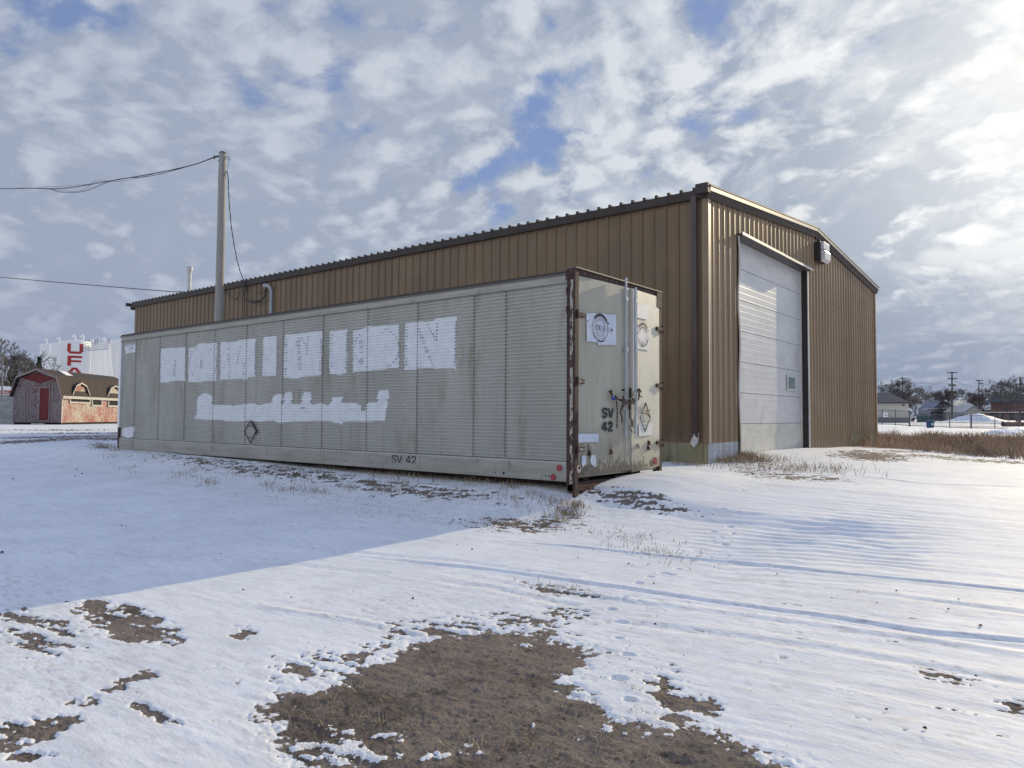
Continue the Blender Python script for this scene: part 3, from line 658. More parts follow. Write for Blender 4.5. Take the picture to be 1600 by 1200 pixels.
for k in range(7):
    a, b_ = ztops[k + 1] + .004, ztops[k] - .004; tgt = mbd if k == 6 else mbw
    nsub = 5; h = (b_ - a) / nsub; pr = []
    for q in range(nsub):
        z = a + q * h; pr += [(z + .002, 0.0), (z + .010, .0014), (z + .028, .0014), (z + .036, .0)]
    pr.append((b_, 0.0)); tilt = rdm.uniform(-.0015, .003)
    cols = 14; vs = []
    for c in range(cols + 1):
        y = D0 + (D1 - D0 - .05) * c / cols
        dent = .02 * math.exp(-((y - D0 - .2) / .35) ** 2) * (math.exp(-((a - .6) / .5) ** 2))
        for z, o in pr: vs.append((DX + o + tilt * (z - a) / .7 + .002 * math.sin(y * 2.2 + k * 2) + dent, y, z))
    n = len(pr); tgt.add(vs, [(c * n + i, (c + 1) * n + i, (c + 1) * n + i + 1, c * n + i + 1) for c in range(cols) for i in range(n - 1)])
mbk = MB(); mbk.box((DX - .06, D0 - .05, .5), (DX - .03, D1, DT))
sd = mbw.build('overhead_door', M['door'], bld); sd['label'] = 'white sectional overhead door'
mbd.build('bottom_section', M['doordirty'], sd)
mbk.build('door_joints', M['gasket'], sd)
mb = MB(); mb.box((DX - .02, D1 - .05, .5), (DX + .03, D1 - .004, DT)); mb.build('door_track', M['white_trim'], sd)
mb = MB(); mb.box((DX + .011, 20.50, 2.20), (DX + .035, 21.22, 2.66)); wn_ = mb.build('window', M['white_trim'], sd, bevel=.005)
mb = MB(); mb.box((DX + .030, 20.58, 2.27), (DX + .0365, 21.14, 2.59)); mb.build('pane', M['glass'], wn_)
# wall lamp beside the door head
mb = MB(); mb.box((BX + .036, 22.55, 6.15), (BX + .20, 23.25, 6.72)); lampo = mb.build('wall_lamp', M['lampbody'], bld, bevel=.01)
mb = MB(); mb.box((BX + .201, 22.62, 6.50), (BX + .29, 23.22, 6.72)); mb.prism([(BX + .201, 22.62, 6.13), (BX + .32, 22.62, 6.20), (BX + .32, 22.62, 6.44), (BX + .201, 22.62, 6.49)], (0, .60, 0)); mb.build('lens', M['lampglass'], lampo, bevel=.012)
# flue on the roof
vp = atY(295.5, 440, 19.5); zr = rz0 + (rz1 - rz0) * (19.5 - BY) / (BW / 2)
ztop = atY(295.5, 417, 19.5)[2]
mb = MB(); mb.tube([(vp[0], 19.5, zr - .1), (vp[0], 19.5, ztop - .22)], .11, 16); mb.tube([(vp[0], 19.5, ztop - .22), (vp[0], 19.5, ztop)], .17, 16); mb.tube([(vp[0], 19.5, ztop - .34), (vp[0], 19.5, ztop - .27)], .14, 16); mb.build('flue', M['vent'], bld)
# electrical mast conduit with weatherhead
c0 = atY(424, 470, BY - .08); mb = MB()
cx = c0[0]; pts = [(cx, BY - .09, 3.2), (cx, BY - .09, 5.86)]
for k in range(1, 7):
    a = k / 6 * math.pi * .62; pts.append((cx - .19 * (1 - math.cos(a)), BY - .09 - .02 * k, 5.86 + .20 * math.sin(a)))
mb.tube(pts, [.055] * (len(pts) - 2) + [.07, .085], 10); mb.box((cx - .07, BY - .10, 5.2), (cx + .07, BY - .03, 5.24)); mb.build('conduit', M['pvc'], bld, smooth=False)
wh = (cx - .30, BY - .20, 5.93)

# ------------------------------------------------------------------ cables
def curve(pts, n=10):
    """catmull-rom through pts"""
    P_ = [Vector(p) for p in pts]; P_ = [P_[0] * 2 - P_[1]] + P_ + [P_[-1] * 2 - P_[-2]]; out = []
    for i in range(1, len(P_) - 2):
        a, b, c, d = P_[i - 1:i + 3]
        for k in range(n):
            t = k / n; out.append(.5 * ((2 * b) + (c - a) * t + (2 * a - 5 * b + 4 * c - d) * t * t + (3 * b - a - 3 * c + d) * t ** 3))
    out.append(P_[-2]); return out
PY = 12.5; pb = atY(344.3, 400, PY); PXX = pb[0]; PTOP = atY(344, 241, PY)[2]
pole = thing('utility_pole', 'tall round grey weathered pole rising behind the trailer', 'utility pole', (PXX, PY, .5))
mb = MB(); pts = []; rsn = []
for k in range(25): pts.append((PXX + .01 * math.sin(k * .5), PY, .3 + (PTOP - .3) * k / 24)); rsn.append(.152 - .036 * k / 24)
mb.tube(pts, rsn, 20); mb.build('pole_shaft', M['pole'], pole, smooth=True)
mb = MB(); mb.tube([(PXX, PY, PTOP + .001), (PXX, PY, PTOP + .03)], [.125, .10], 16); mb.build('pole_cap', M['trim'], pole)
mb = MB(); dL = -RT; pa = Vector((PXX, PY, PTOP - .10)) + Vector(dL) * .12
mb.tube([pa, pa + Vector(dL) * .10 + Vector((0, 0, -.02))], .03, 8); mb.tube([pa + Vector(dL) * .12 + Vector((0, 0, -.04)), pa + Vector(dL) * .16 + Vector((0, 0, -.04))], .06, 8); mb.build('clevis', M['cable'], pole)
mb = MB(); pr_ = Vector((PXX, PY, PTOP - .17)) + Vector(RT) * .12
ring = [pr_ + Vector(RT) * (.07 + .05 * math.cos(a)) + Vector((0, 0, .05 * math.sin(a))) for a in np.linspace(0, 2 * math.pi, 13)]
mb.tube(ring, .013, 6); mb.build('eye_bolt', M['galv'], pole)
def P3(px, py, d): return atD(px, py, d)
DP = float(np.dot(np.array([PXX, PY, 0]), FW))
mb = MB()
A_ = curve([P3(336, 245, DP), P3(300, 258, DP + .5), P3(240, 271, DP + 1.5), P3(170, 283, DP + 3), P3(100, 294, DP + 4.5), P3(40, 294, DP + 6), P3(-60, 293, DP + 9), P3(-400, 280, DP + 25)], 14)
mb.tube(A_, .016, 5)
B_ = curve([P3(336, 246, DP), P3(290, 261, DP + .6), P3(235, 275, DP + 1.6), P3(180, 281, DP + 3), P3(130, 299, DP + 4), P3(95, 300, DP + 4.6), P3(60, 294, DP + 5.5), P3(-60, 293.5, DP + 9), P3(-400, 281, DP + 25)], 14)
mb.tube(B_, .011, 5)
C_ = curve([P3(240, 272, DP + 1.5), P3(190, 283, DP + 2.8), P3(150, 283, DP + 3.6), P3(138, 292, DP + 3.9), P3(120, 299, DP + 4.2), P3(80, 296, DP + 5.), P3(62, 294, DP + 5.5)], 12)
mb.tube(C_, .007, 4)
D_ = curve([P3(155, 286, DP + 3.4), P3(110, 290, DP + 4.3), P3(60, 293, DP + 5.5)], 12)
mb.tube(D_, .005, 4)
tag(mb.build('service_cable', M['cable']), 'twisted black service cable sagging from pole top to the upper left', 'cable')
mb = MB()
wa = atY(383, 440, BY - .12); wz = atY(382, 462, BY - .12)
dw = lambda y: float(np.dot(np.array([0, 0, 0]), FW))
def Q(px, py, t):   # t: 0 at pole, 1 at the building wall
    y = PY + (BY - .12 - PY) * t; return atY(px, py, y)
E_ = curve([Q(346, 252, 0) + np.array([.02, -.13, 0]), Q(350, 262, .02), Q(356, 275, .06), Q(357, 300, .15), Q(361, 350, .35), Q(367, 390, .55), Q(374, 420, .75), Q(380, 436, .93), Q(383, 447, 1), Q(381.5, 462, 1), Q(385, 469, 1)], 12)
mb.tube(E_, .013, 5)
F_ = curve([Q(348, 243, 0), Q(357, 246, .02), Q(357.5, 254, .03), Q(355.5, 262, .03), Q(355.5, 272, .05), Q(357, 280, .08)], 10); mb.tube(F_, .007, 4)
G_ = [p + Vector((.025 * math.sin(i * .8), 0, .012 * math.cos(i * .8))) for i, p in enumerate(E_[20:])]; mb.tube(G_, .009, 4)
H_ = curve([Q(385, 469, 1), Q(393, 472.5, .99), Q(400, 473, .98), Q(409, 469, .98), Q(415, 460, .98), Q(417, 450, .98)], 8); mb.tube(H_, .016, 5)
I_ = curve([Q(385, 468, 1), Q(392, 470, .99), Q(401, 470, .97), Q(411, 466, .97), Q(413, 457, .97), Q(418, 449, .98)], 8); mb.tube(I_, .011, 5)
J_ = curve([Q(418, 449, .98), Q(413, 448, .97), Q(406, 454, .97), Q(402, 458, .97), Q(407, 459, .97), Q(413, 454, .97), Q(418, 450, .98)], 8); mb.tube(J_, .010, 5)
mb.tube([Q(399, 471, .98), Q(404, 471, .98)], .035, 6)
tag(mb.build('drop_cable', M['cable']), 'black cable dropping from pole top to looped ends on the building wall', 'cable')
mb = MB()
K_ = curve([P3(285, 456, 36), P3(260, 455, 37), P3(150, 446, 41), P3(0, 433, 47), P3(-300, 405, 70)], 14); mb.tube(K_, .022, 5)
K2 = curve([P3(285, 456, 36), P3(320, 458.2, 33), P3(340, 458.5, 31), Q(352, 457.5, 1), Q(361, 463, 1), Q(369, 469, 1)], 8); mb.tube(K2, .012, 5)
mb.tube(curve([Q(369, 469, 1), Q(373, 460, 1), Q(378, 453.5, 1), Q(383, 453.5, 1), Q(386, 447, 1), Q(385, 455, 1), Q(382, 460, 1), Q(382.3, 496, 1), Q(382.3, 560, 1)], 8), .012, 5)
tag(mb.build('phone_cable', M['cabledark']), 'thin dark cable running level behind the pole to the wall', 'cable')

# ------------------------------------------------------------------ the trailer
TX, TY, TW, TLn = -5.408, 8.100, 2.40, 13.57
ZTB, ZTT = .585, 3.385
tr_ = thing('box_trailer', 'long grey corrugated box trailer without wheels with painted-over white lettering', 'trailer', (TX, TY, .45))
zb_, zt_ = ZTB + .275, ZTT - .135        # corrugated field
xa, xb = TX - TLn + .10, TX - .13
prof = []; z = zb_; p_ = .0508; AM = .014
while z < zt_ - 1e-6:
    for dz, o in ((0, 0), (.020, 0), (.028, AM), (.043, AM), (.0508, 0)):
        if not prof or z + dz > prof[-1][0] + 1e-6: prof.append((min(z + dz, zt_), o))
    z += p_
seams = [TX - .15 - .0 - (1.22 * i + (.0)) for i in range(0)]
seamx = [TX + s for s in (-12.77, -11.56, -10.36, -9.15, -7.92, -6.67, -5.44, -4.22, -3.01, -1.81, -1.2)]
mb = MB(); rd = random.Random(2)
xsn = [xa] + [a for s in seamx for a in (s - .0035, s + .0035)] + [xb]
for i in range(len(xsn) - 1):
    a, b_ = xsn[i], xsn[i + 1]; isseam = (i % 2 == 1); off = .0005 * (i % 4)
    if isseam: mb.box((a, TY - .003, zb_), (b_, TY + .004, zt_), M['seam']); continue
    vs = []
    for z, o in prof: vs += [(a, TY + o + off, z), (b_, TY + o + off, z)]
    mb.add(vs, [(2 * k, 2 * k + 1, 2 * k + 3, 2 * k + 2) for k in range(len(prof) - 1)], M['alu'])
# rivet columns
for sx in seamx:
    for dx in (-.40, .045, -.30 if sx > TX - 6 else .39):
        for k in range(len(prof) // 4):
            if k % 2 == 0 and xa < sx + dx < xb: mb.box((sx + dx - .006, TY - .002, prof[4 * k][0] + .006), (sx + dx + .006, TY + .0, prof[4 * k][0] + .017), M['seam'])
side_mb = mb
mb = MB(); mb.box((TX - TLn + .02, TY + .06, ZTB + .05), (TX - .03, TY + TW, ZTT - .02)); mb.build('cargo_body', M['rail'], tr_)
mb = MB(); mb.box((TX - TLn, TY - .012, ZTB), (TX - .125, TY + .05, ZTB + .265), M['rail']); mb.box((TX - TLn, TY - .020, ZTB + .10), (TX - .125, TY - .010, ZTB + .112), M['rail']); mb.box((TX - TLn, TY - .020, ZTB), (TX - .125, TY - .011, ZTB + .014), M['rail'])
x = TX - TLn + .1
while x < TX - .15:
    mb.box((x, TY - .014, ZTB + .242), (x + .014, TY - .010, ZTB + .252), M['paint']); x += .036
for sx in seamx:
    for dx in (0, .10):
        for k in range(7): mb.box((sx + dx - .005, TY - .014, ZTB + .12 + k * .018), (sx + dx + .005, TY - .010, ZTB + .129 + k * .018), M['seam'])
for (px, py, r) in ((787, 739, .022), (773.5, 738, .012), (853, 743, .014), (858, 743.5, .012), (848, 742, .010), (540, 721, .01), (544, 721.5, .01), (204, 698, .016), (209, 699, .016), (197, 697, .016), (600, 727, .01)):
    q = atY(px, py, TY - .012); n = 8
    mb.add([(q[0] + r * math.cos(a), TY - .0155, q[2] + r * math.sin(a)) for a in np.linspace(0, 2 * math.pi, n, False)], [tuple(range(n))], M['ink'])
x = TX - TLn + .3
while x < TX - .4:      # thin scratches and dents in the rail
    if rd.random() < .5: mb.box((x, TY - .0145, ZTB + rd.uniform(.02, .2)), (x + rd.uniform(.004, .012), TY - .0125, ZTB + rd.uniform(.06, .24)), M['seam'])
    x += rd.uniform(.1, .5)
mb.build('bottom_rail', None, tr_)
mb = MB(); mb.box((TX - TLn - .01, TY - .015, ZTT - .135), (TX - .125, TY + .05, ZTT), M['rail']); mb.box((TX - TLn - .01, TY - .028, ZTT - .03), (TX - .125, TY - .014, ZTT - .002), M['raild'])
mb.box((TX - TLn + .05, TY - .035, ZTT + .001), (TX - .125, TY + .3, ZTT + .026), M['trim'])
mb.box((TX - TLn - .01, TY - .024, ZTT - .137), (TX - .125, TY - .0155, ZTT - .128), M['seam'])
x = TX - TLn + .1
while x < TX - .15:
    mb.box((x, TY - .018, ZTT - .10), (x + .012, TY - .014, ZTT - .088), M['seam']); x += .11 if x < TX - 2.5 else .05
mb.build('top_rail', None, tr_)
mb = MB(); mb.box((TX - TLn - .05, TY - .018, ZTB + .55), (TX - TLn + .045, TY + TW, ZTT - .06)); mb.build('front_wall', M['tank'], tr_)
mb = MB(); mb.box((TX - TLn - .03, TY - .014, ZTB + .02), (TX - TLn + .07, TY + TW, ZTB + .54)); mb.build('front_sill', M['rust'], tr_)
mb = MB(); mb.box((TX - TLn, TY - .02, ZTT - .02), (TX - .02, TY + TW, ZTT + .012)); mb.build('roof_sheet', M['rail'], tr_)
# under-frame seen in the gap
mb = MB(); mb.box((TX - TLn + 1.5, TY + .35, .35), (TX - .1, TY + .5, ZTB + .05)); mb.box((TX - TLn + 1.5, TY + 1.8, .35), (TX - .1, TY + 1.95, ZTB + .05)); mb.build('frame_beam', M['rust'], tr_)
# rear frame
ZFT, ZFB = 3.445, .54
mb = MB(); mb.box((TX - .125, TY - .02, ZFB), (TX - .072, TY + .03, ZFT - .01), M['rust']); mb.box((TX - .070, TY - .024, ZFB + .02), (TX - .020, TY + .03, ZFT - .02), M['rustpale']); mb.box((TX - .018, TY - .032, .36), (TX + .02, TY + .05, ZFT), M['rust'])
mb.box((TX - .14, TY - .03, ZFT - .16), (TX - .018, TY - .021, ZFT - .02), M['rust'])
for z in (3.15, 2.9): mb.box((TX - .13, TY - .035, z - .06), (TX - .066, TY - .021, z + .03), M['rust'])
mb.build('rear_post', None, tr_)
mb = MB(); mb.box((TX - .1, TY + TW - .05, .56), (TX + .02, TY + TW + .03, ZFT), M['rust']); mb.build('rear_post', None, tr_)
mb = MB(); mb.box((TX - .12, TY + .051, ZFT - .085), (TX + .010, TY + TW - .051, ZFT - .012), M['rust']); mb.box((TX - .12, TY - .03, ZFT - .010), (TX + .035, TY + TW + .03, ZFT + .006), M['raild']); mb.box((TX + .012, TY + TW - .14, ZFT - .26), (TX + .03, TY + TW + .03, ZFT - .012), M['rust'])
for k in range(16): mb.box((TX + .010, TY + .2 + k * .14, ZFT - .055), (TX + .016, TY + .212 + k * .14, ZFT - .043), M['rail'])
mb.build('rear_header', None, tr_)
mb = MB(); mb.box((TX - .16, TY + .051, ZFB - .10), (TX - .02, TY + TW - .051, ZFB + .04), M['rust']); mb.box((TX - .15, TY + .051, ZFB - .08), (TX + .012, TY + .62, ZFB + .0), M['redframe']); mb.build('rear_sill', None, tr_)
# door leaves
YM = atX(983.5, 560, TX + .03)[1]
ZD0, ZD1 = .64, ZFT - .09
def leafx(y, right):
    if right: t = (TY + TW - .055 - y) / 1.2; return TX + .022 + .050 * t
    t = (y - TY - .055) / 1.2; return TX - .018 + .062 * t
def leaf(y0, y1, right, m, nm):
    mb = MB(); ny, nz = 14, 40; vs = []
    rr = random.Random(5)
    for i in range(ny + 1):
        for j in range(nz + 1):
            y = y0 + (y1 - y0) * i / ny; z = ZD0 + (ZD1 - ZD0) * j / nz
            bot = 0.035 * math.exp(-(z - ZD0) / .25) * math.sin(3.1 * (y - y0) / (y1 - y0)) if right else .012 * math.exp(-(z - ZD0) / .4)
            x = leafx(y, right) + .003 * math.sin(z * 2.3 + (2 if right else 0)) * math.sin(math.pi * (y - y0) / (y1 - y0)) + bot
            zz_ = z + ((.05 if right else .03) * (y - y0) if j == 0 else 0)
            vs.append((x, y, zz_))
    n = nz + 1; fs = [(i * n + j, (i + 1) * n + j, (i + 1) * n + j + 1, i * n + j + 1) for i in range(ny) for j in range(nz)]
    nv = len(vs); back = [(v[0] - .045, v[1], v[2]) for v in vs]
    fs += [(b + nv, a + nv, d + nv, c + nv) for a, b, c, d in fs]
    rim = [j for j in range(n)] + [i * n + nz for i in range(1, ny + 1)] + [ny * n + j for j in range(nz - 1, -1, -1)] + [i * n for i in range(ny - 1, 0, -1)]
    fs += [(rim[k], rim[(k + 1) % len(rim)], rim[(k + 1) % len(rim)] + nv, rim[k] + nv) for k in range(len(rim))]
    mb.add(vs + back, fs, m)
    return mb
dl = leaf(TY + .055, YM - .005, False, M['leafl'], 'rear_door').build('rear_door', None, tr_, smooth=False); dl['label'] = 'left door leaf in a shaded cream tone'
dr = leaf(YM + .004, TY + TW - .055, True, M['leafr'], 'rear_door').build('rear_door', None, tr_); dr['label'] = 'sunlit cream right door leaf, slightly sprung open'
def onleaf(px, py, off=.004):
    x = TX + .03
    for _ in range(4):
        p = atX(px, py, x); x = leafx(p[1], p[1] > YM)
    x += .006 * 1 + off; p = atX(px, py, x); return p
# vertical mullion strips and lock rods
mb = MB(); mb.box((TX + .035, YM - .155, ZD0 + .08), (TX + .052, YM - .02, ZD1 - .01), M['rail']); mb.build('meeting_strip', None, dl)
mb = MB(); mb.box((TX + .060, YM + .008, ZD0 + 1.05), (TX + .085, YM + .05, ZD1 - .002), M['white_trim']); mb.build('meeting_strip', None, dr)
for yy, zlo, par in ((YM - .20, 1.15, dl), (YM + .085, 1.2, dr)):
    mb = MB(); xx = TX + .085
    mb.tube([(xx, yy, zlo), (xx, yy, ZD1 + .02)], .019, 10, M['galv'])
    if par is dl: mb.tube([(xx, yy, ZD1), (xx, yy + .01, ZFT + .03)], .018, 6, M['galv'])
    for z in (zlo + .45, 2.4, ZD1 - .22): mb.box((xx - .045, yy - .03, z), (xx + .024, yy + .03, z + .06), M['galv'])
    mb.build('lock_rod', None, par)
mb = MB(); mb.tube([(TX + .078, YM + .13, 1.55), (TX + .078, YM + .13, ZD1)], .009, 6); mb.build('lock_rod', M['gasket'], dr)
# handles, hasps, chain
def px_tube(mb, pts, r, m, off=.05, n=6): mb.tube([onleaf(a, b, off) for a, b in pts], r, n, m)
mb = MB(); px_tube(mb, [(954, 611), (955, 613)], .028, M['rust'], .03, 8); px_tube(mb, [(955, 612), (957, 620), (962, 622)], .016, M['rust'], .045); px_tube(mb, [(960, 620), (963, 622)], .028, M['rust'], .06, 8)
px_tube(mb, [(964, 623), (972, 626)], .014, M['rust'], .08); px_tube(mb, [(974, 608), (974, 611)], .026, M['gasket'], .09, 8); px_tube(mb, [(972, 633), (969.5, 645), (972, 652), (972, 661)], .011, M['trim'], .085)
px_tube(mb, [(974, 618), (975, 640)], .016, M['rustpale'], .085); mb.build('door_handle', None, dl)
mb = MB(); px_tube(mb, [(985, 606), (985, 622)], .022, M['gasket'], .08, 8); px_tube(mb, [(988, 618), (994, 613), (999, 611)], .014, M['rustpale'], .05); px_tube(mb, [(998, 609), (1000, 612)], .026, M['rust'], .05, 8)
px_tube(mb, [(999, 612), (998, 625)], .015, M['rustpale'], .05); px_tube(mb, [(1000, 619), (1003, 620)], .01, M['rust'], .06); px_tube(mb, [(984, 640), (984, 652), (987.5, 657), (988, 667)], .012, M['trim'], .085); px_tube(mb, [(983, 665), (988, 675)], .009, M['trim'], .07)
px_tube(mb, [(983, 624), (984.5, 640)], .022, M['rust'], .08, 8)
mb.build('door_handle', None, dr)
chain = thing('lock_chain', 'rusty link chain hanging across the trailer door handles', 'chain', tuple(onleaf(975, 628, .09)))
mb = MB()
def links(pts, off, r=.0055, L=.036):
    W = [Vector(onleaf(a, b, off)) for a, b in pts]; tot = []
    for i in range(len(W) - 1):
        n = max(1, int((W[i + 1] - W[i]).length / (L * .78)))
        tot += [W[i].lerp(W[i + 1], k / n) for k in range(n)]
    tot.append(W[-1])
    for i in range(len(tot) - 1):
        c = (tot[i] + tot[i + 1]) / 2; d = (tot[i + 1] - tot[i]).normalized(); s_ = d.cross(Vector((1, 0, 0)) if i % 2 else Vector((.6, .6, .4))).normalized()
        mb.tube([c + d * (L / 2 * math.cos(a)) + s_ * (.011 * math.sin(a)) for a in np.linspace(0, 2 * math.pi, 9)], r, 5, M['rust'])
links([(963, 626), (964.5, 640), (964, 669)], .045); mb.build('chain_links', None, chain); mb = MB(); links([(972, 624), (977, 630), (984, 628), (990, 624)], .12); links([(974, 622), (979, 628), (985, 631), (991, 628), (992, 624), (988, 622)], .11)
mb.build('chain_links', None, chain)
pl = thing('padlock', 'small blue padlock on the left handle of the trailer door', 'padlock', tuple(onleaf(958.5, 622, .06)))
mb = MB(); c = onleaf(958.5, 622.5, .065); mb.box(c - np.array([.015, .032, .026]), c + np.array([.015, .032, .026])); mb.build('lock_body', M['bluelock'], pl, bevel=.006)
mb = MB(); mb.tube([c + np.array([0, .022 * math.cos(a), .024 + .032 * math.sin(a)]) for a in np.linspace(0, math.pi, 8)], .005, 6); mb.build('shackle', M['galv'], pl)
# hinges
for (px, py, par, w_) in ((905, 491.5, dl, 15), (906, 596, dl, 15), (904.5, 702, dl, 13)):
    c = onleaf(px, py, .012); mb = MB(); mb.box((c[0] - .02, TY - .02, c[2] - .030), (c[0] + .016, TY + .21, c[2] + .030), M['rust']); mb.box((c[0] + .0165, TY + .06, c[2] - .018), (c[0] + .020, TY + .19, c[2] + .018), M['rustpale'] if py > 550 else M['rust']); mb.tube([(TX + .035, TY + .005, c[2] - .06), (TX + .035, TY + .005, c[2] + .06)], .018, 8, M['rust']); mb.build('hinge', None, par)
for py in (513, 602, 692):
    c = onleaf(1024, py, .01); mb = MB(); mb.box((c[0] - .02, TY + TW - .19, c[2] - .028), (c[0] + .018, TY + TW + .04, c[2] + .028), M['rust']); mb.tube([(TX + .045, TY + TW + .02, c[2] - .06), (TX + .045, TY + TW + .02, c[2] + .06)], .02, 8, M['rust']); mb.build('hinge', None, dr)
# small lower latches, rust blotches
for px, py, par in ((921, 699, dl), (921, 708, dl), (956, 697, dl), (955, 706, dl), (997, 697, dr), (1014, 692, dr), (1013, 700, dr)):
    mb = MB(); c = onleaf(px, py, .012); mb.box(c - np.array([.018, .022, .035]), c + np.array([.012, .022, .035])); mb.tube([c + np.array([.012, 0, .02]), c + np.array([.03, 0, -.03])], .008, 5); mb.build('latch_bracket', M['rustpale'] if py % 2 else M['rust'], par, bevel=.004)
# flat decals on doors
def flat(pts, m, nm, par, off, conv=None):
    mb = MB(); W = [onleaf(a, b, off) for a, b in pts]; mb.prism(W, (-.0012, 0, 0)); return mb.build(nm, m, par)
z4 = lambda L: [(880 + a / 10, 470 + b / 10) for a, b in L]
flat(z4([(365, 190), (600, 195), (690, 215), (825, 215), (830, 690), (545, 690), (540, 650), (370, 630)]), M['decal'], 'paint_patch', dl, .010)
flat(z4([(1160, 40), (1345, 70), (1335, 300), (1150, 260)]), M['decalw'], 'paint_patch', dr, .012)
flat(z4([(1140, 390), (1375, 430), (1360, 780), (1130, 740)]), M['decalw'], 'paint_patch', dr, .012)
z5 = lambda L: [(900 + a / 10.907, 590 + b / 10.907) for a, b in L]
flat(z5([(30, 955), (385, 955), (382, 1095), (32, 1108)]), M['decal'], 'plate', dl, .012)
flat(z5([(1065, 780), (1300, 765), (1305, 960), (1240, 985), (1075, 1000)]), M['decalw'], 'paint_patch', dr, .014)
z6 = lambda L: [(880 + a / 10, 670 + b / 10) for a, b in L]
flat(z6([(290, 430), (330, 410), (365, 430), (355, 560), (310, 590), (290, 560)]), M['decal'], 'paint_patch', dl, .018)
flat(z6([(440, 410), (500, 410), (520, 500), (510, 600), (440, 560), (420, 500)]), M['decal'], 'paint_patch', dl, .018)
def disc(mb, c, r, axis, th, m, n=18):
    pts = [(c[0], c[1] + r * math.cos(a), c[2] + r * math.sin(a)) if axis == 0 else (c[0] + r * math.cos(a), c[1], c[2] + r * math.sin(a)) for a in np.linspace(0, 2 * math.pi, n, False)]
    mb.prism(pts, (th, 0, 0) if axis == 0 else (0, th, 0), m)
mb = MB(); c = onleaf(903.5, 732.5, .02); disc(mb, c, .055, 0, .012, M['redw']); disc(mb, c + np.array([.013, .01, .012]), .02, 0, .004, M['gasket']); mb.build('tail_light', None, dl)
mb = MB(); c = onleaf(1023.3, 720, .025); disc(mb, c, .055, 0, .012, M['red']); mb.build('tail_light', None, dr)
for px, py in ((874, 731), (864.5, 745.5)):
    mb = MB(); c = atY(px, py, TY - .014); disc(mb, c, .042, 1, -.012, M['redw'] if 0 else M['red']); mb.build('side_light', None, tr_)
# --- stroke lettering
GL = {'S': [[(.95, .82), (.80, .97), (.25, .97), (.05, .80), (.08, .60)], [(.30, .52), (.75, .45), (.97, .28), (.90, .08)], [(.62, 0), (.25, 0), (.05, .15)]],
      'V': [[(.02, 1), (.42, .05)], [(.60, .05), (1, 1)]],
      '4': [[(.72, 0), (.72, .98)], [(.60, .98), (.02, .34)], [(.05, .27), (1.0, .27)]],
      '2': [[(.05, .78), (.25, .97), (.75, .97), (.95, .75)], [(.90, .62), (.10, .08)], [(.05, .02), (.98, .02)]]}
def strokes(mb, text, org, ux, uz, wch, hch, gap, th, m, out, depth=.001):
    o = np.array(org); x = 0
    for ch in text:
        if ch == ' ': x += wch * .8; continue
        for s_ in GL[ch]:
            for (a, b) in zip(s_[:-1], s_[1:]):
                A = o + ux * (x + a[0] * wch) + uz * (a[1] * hch); B = o + ux * (x + b[0] * wch) + uz * (b[1] * hch)
                d = B - A; d = d / (np.linalg.norm(d) + 1e-9); n = np.cross(d, out); n /= np.linalg.norm(n)
                e = d * th * .28
                mb.prism([A - e - n * th / 2, B + e - n * th / 2, B + e + n * th / 2, A - e + n * th / 2], out * depth, m); depth += .00003
        x += wch + gap
UY = np.array([0, 1., 0]); UZ = np.array([0, 0, 1.]); UX = np.array([1., 0, 0])
a = onleaf(942, 652, .012); b = onleaf(957.5, 652, .012); hh = onleaf(942, 638.5, .012)[2] - a[2]; ww = (b[1] - a[1])
SLP = leafx(1., False) - leafx(0., False); UY = UY + UX * SLP
mb = MB(); strokes(mb, 'SV', a, UY, UZ, ww * .43, hh, ww * .16, .034, M['ink'], UX); mb.build('stencil_lettering', None, dl)
a = onleaf(941.5, 673, .012); hh = onleaf(942, 660, .012)[2] - a[2]
mb = MB(); strokes(mb, '42', a, UY, UZ, ww * .43, hh, ww * .14, .034, M['ink'], UX); mb.build('stencil_lettering', None, dl); UY = np.array([0, 1., 0])
a = atY(612.5, 722.3, TY - .013); b = atY(648, 724.5, TY - .013); hh = atY(612.5, 711.5, TY - .013)[2] - a[2]; ww = b[0] - a[0]
mb = MB(); strokes(mb, 'SV 42', a, UX, UZ, ww * .19, hh, ww * .045, .022, M['inkblue'], -UY); mb.build('stencil_lettering', None, tr_)
# round emblem with text on both leaves
def text_pts(txt, size):
    cu = bpy.data.curves.new('txt', 'FONT'); cu.body = txt; cu.size = size; cu.resolution_u = 2; cu.align_x = 'CENTER'
    ob = bpy.data.objects.new('txt', cu); sc.collection.objects.link(ob)
    dg = bpy.context.evaluated_depsgraph_get(); me = bpy.data.meshes.new_from_object(ob.evaluated_get(dg))
    vs = [tuple(v.co) for v in me.vertices]; fs = [tuple(p.vertices) for p in me.polygons]
    bpy.data.objects.remove(ob); bpy.data.curves.remove(cu); bpy.data.meshes.remove(me); return vs, fs
def ringpoly(mb, c, r0, r1, a0, a1, m, dx=0., n=40):
    vs = []
    for i in range(n + 1):
        a = R_(a0 + (a1 - a0) * i / n)
        for r in (r0, r1): vs.append((c[0] + dx, c[1] + r * math.cos(a), c[2] + r * math.sin(a)))
    mb.add(vs, [(2 * i, 2 * i + 1, 2 * i + 3, 2 * i + 2) for i in range(n)], m)
def arc_text(mb, c, txt, r, size, mid, dirn, m, dx, spread):
    vs, fs = text_pts(txt, size); out = []
    for v in vs:
        a = R_(mid) - dirn * v[0] / r * spread; rr = r + (v[1] if dirn > 0 else -v[1])
        out.append((c[0] + dx, c[1] + rr * math.cos(a), c[2] + rr * math.sin(a)))
    mb.add(out, fs, m)
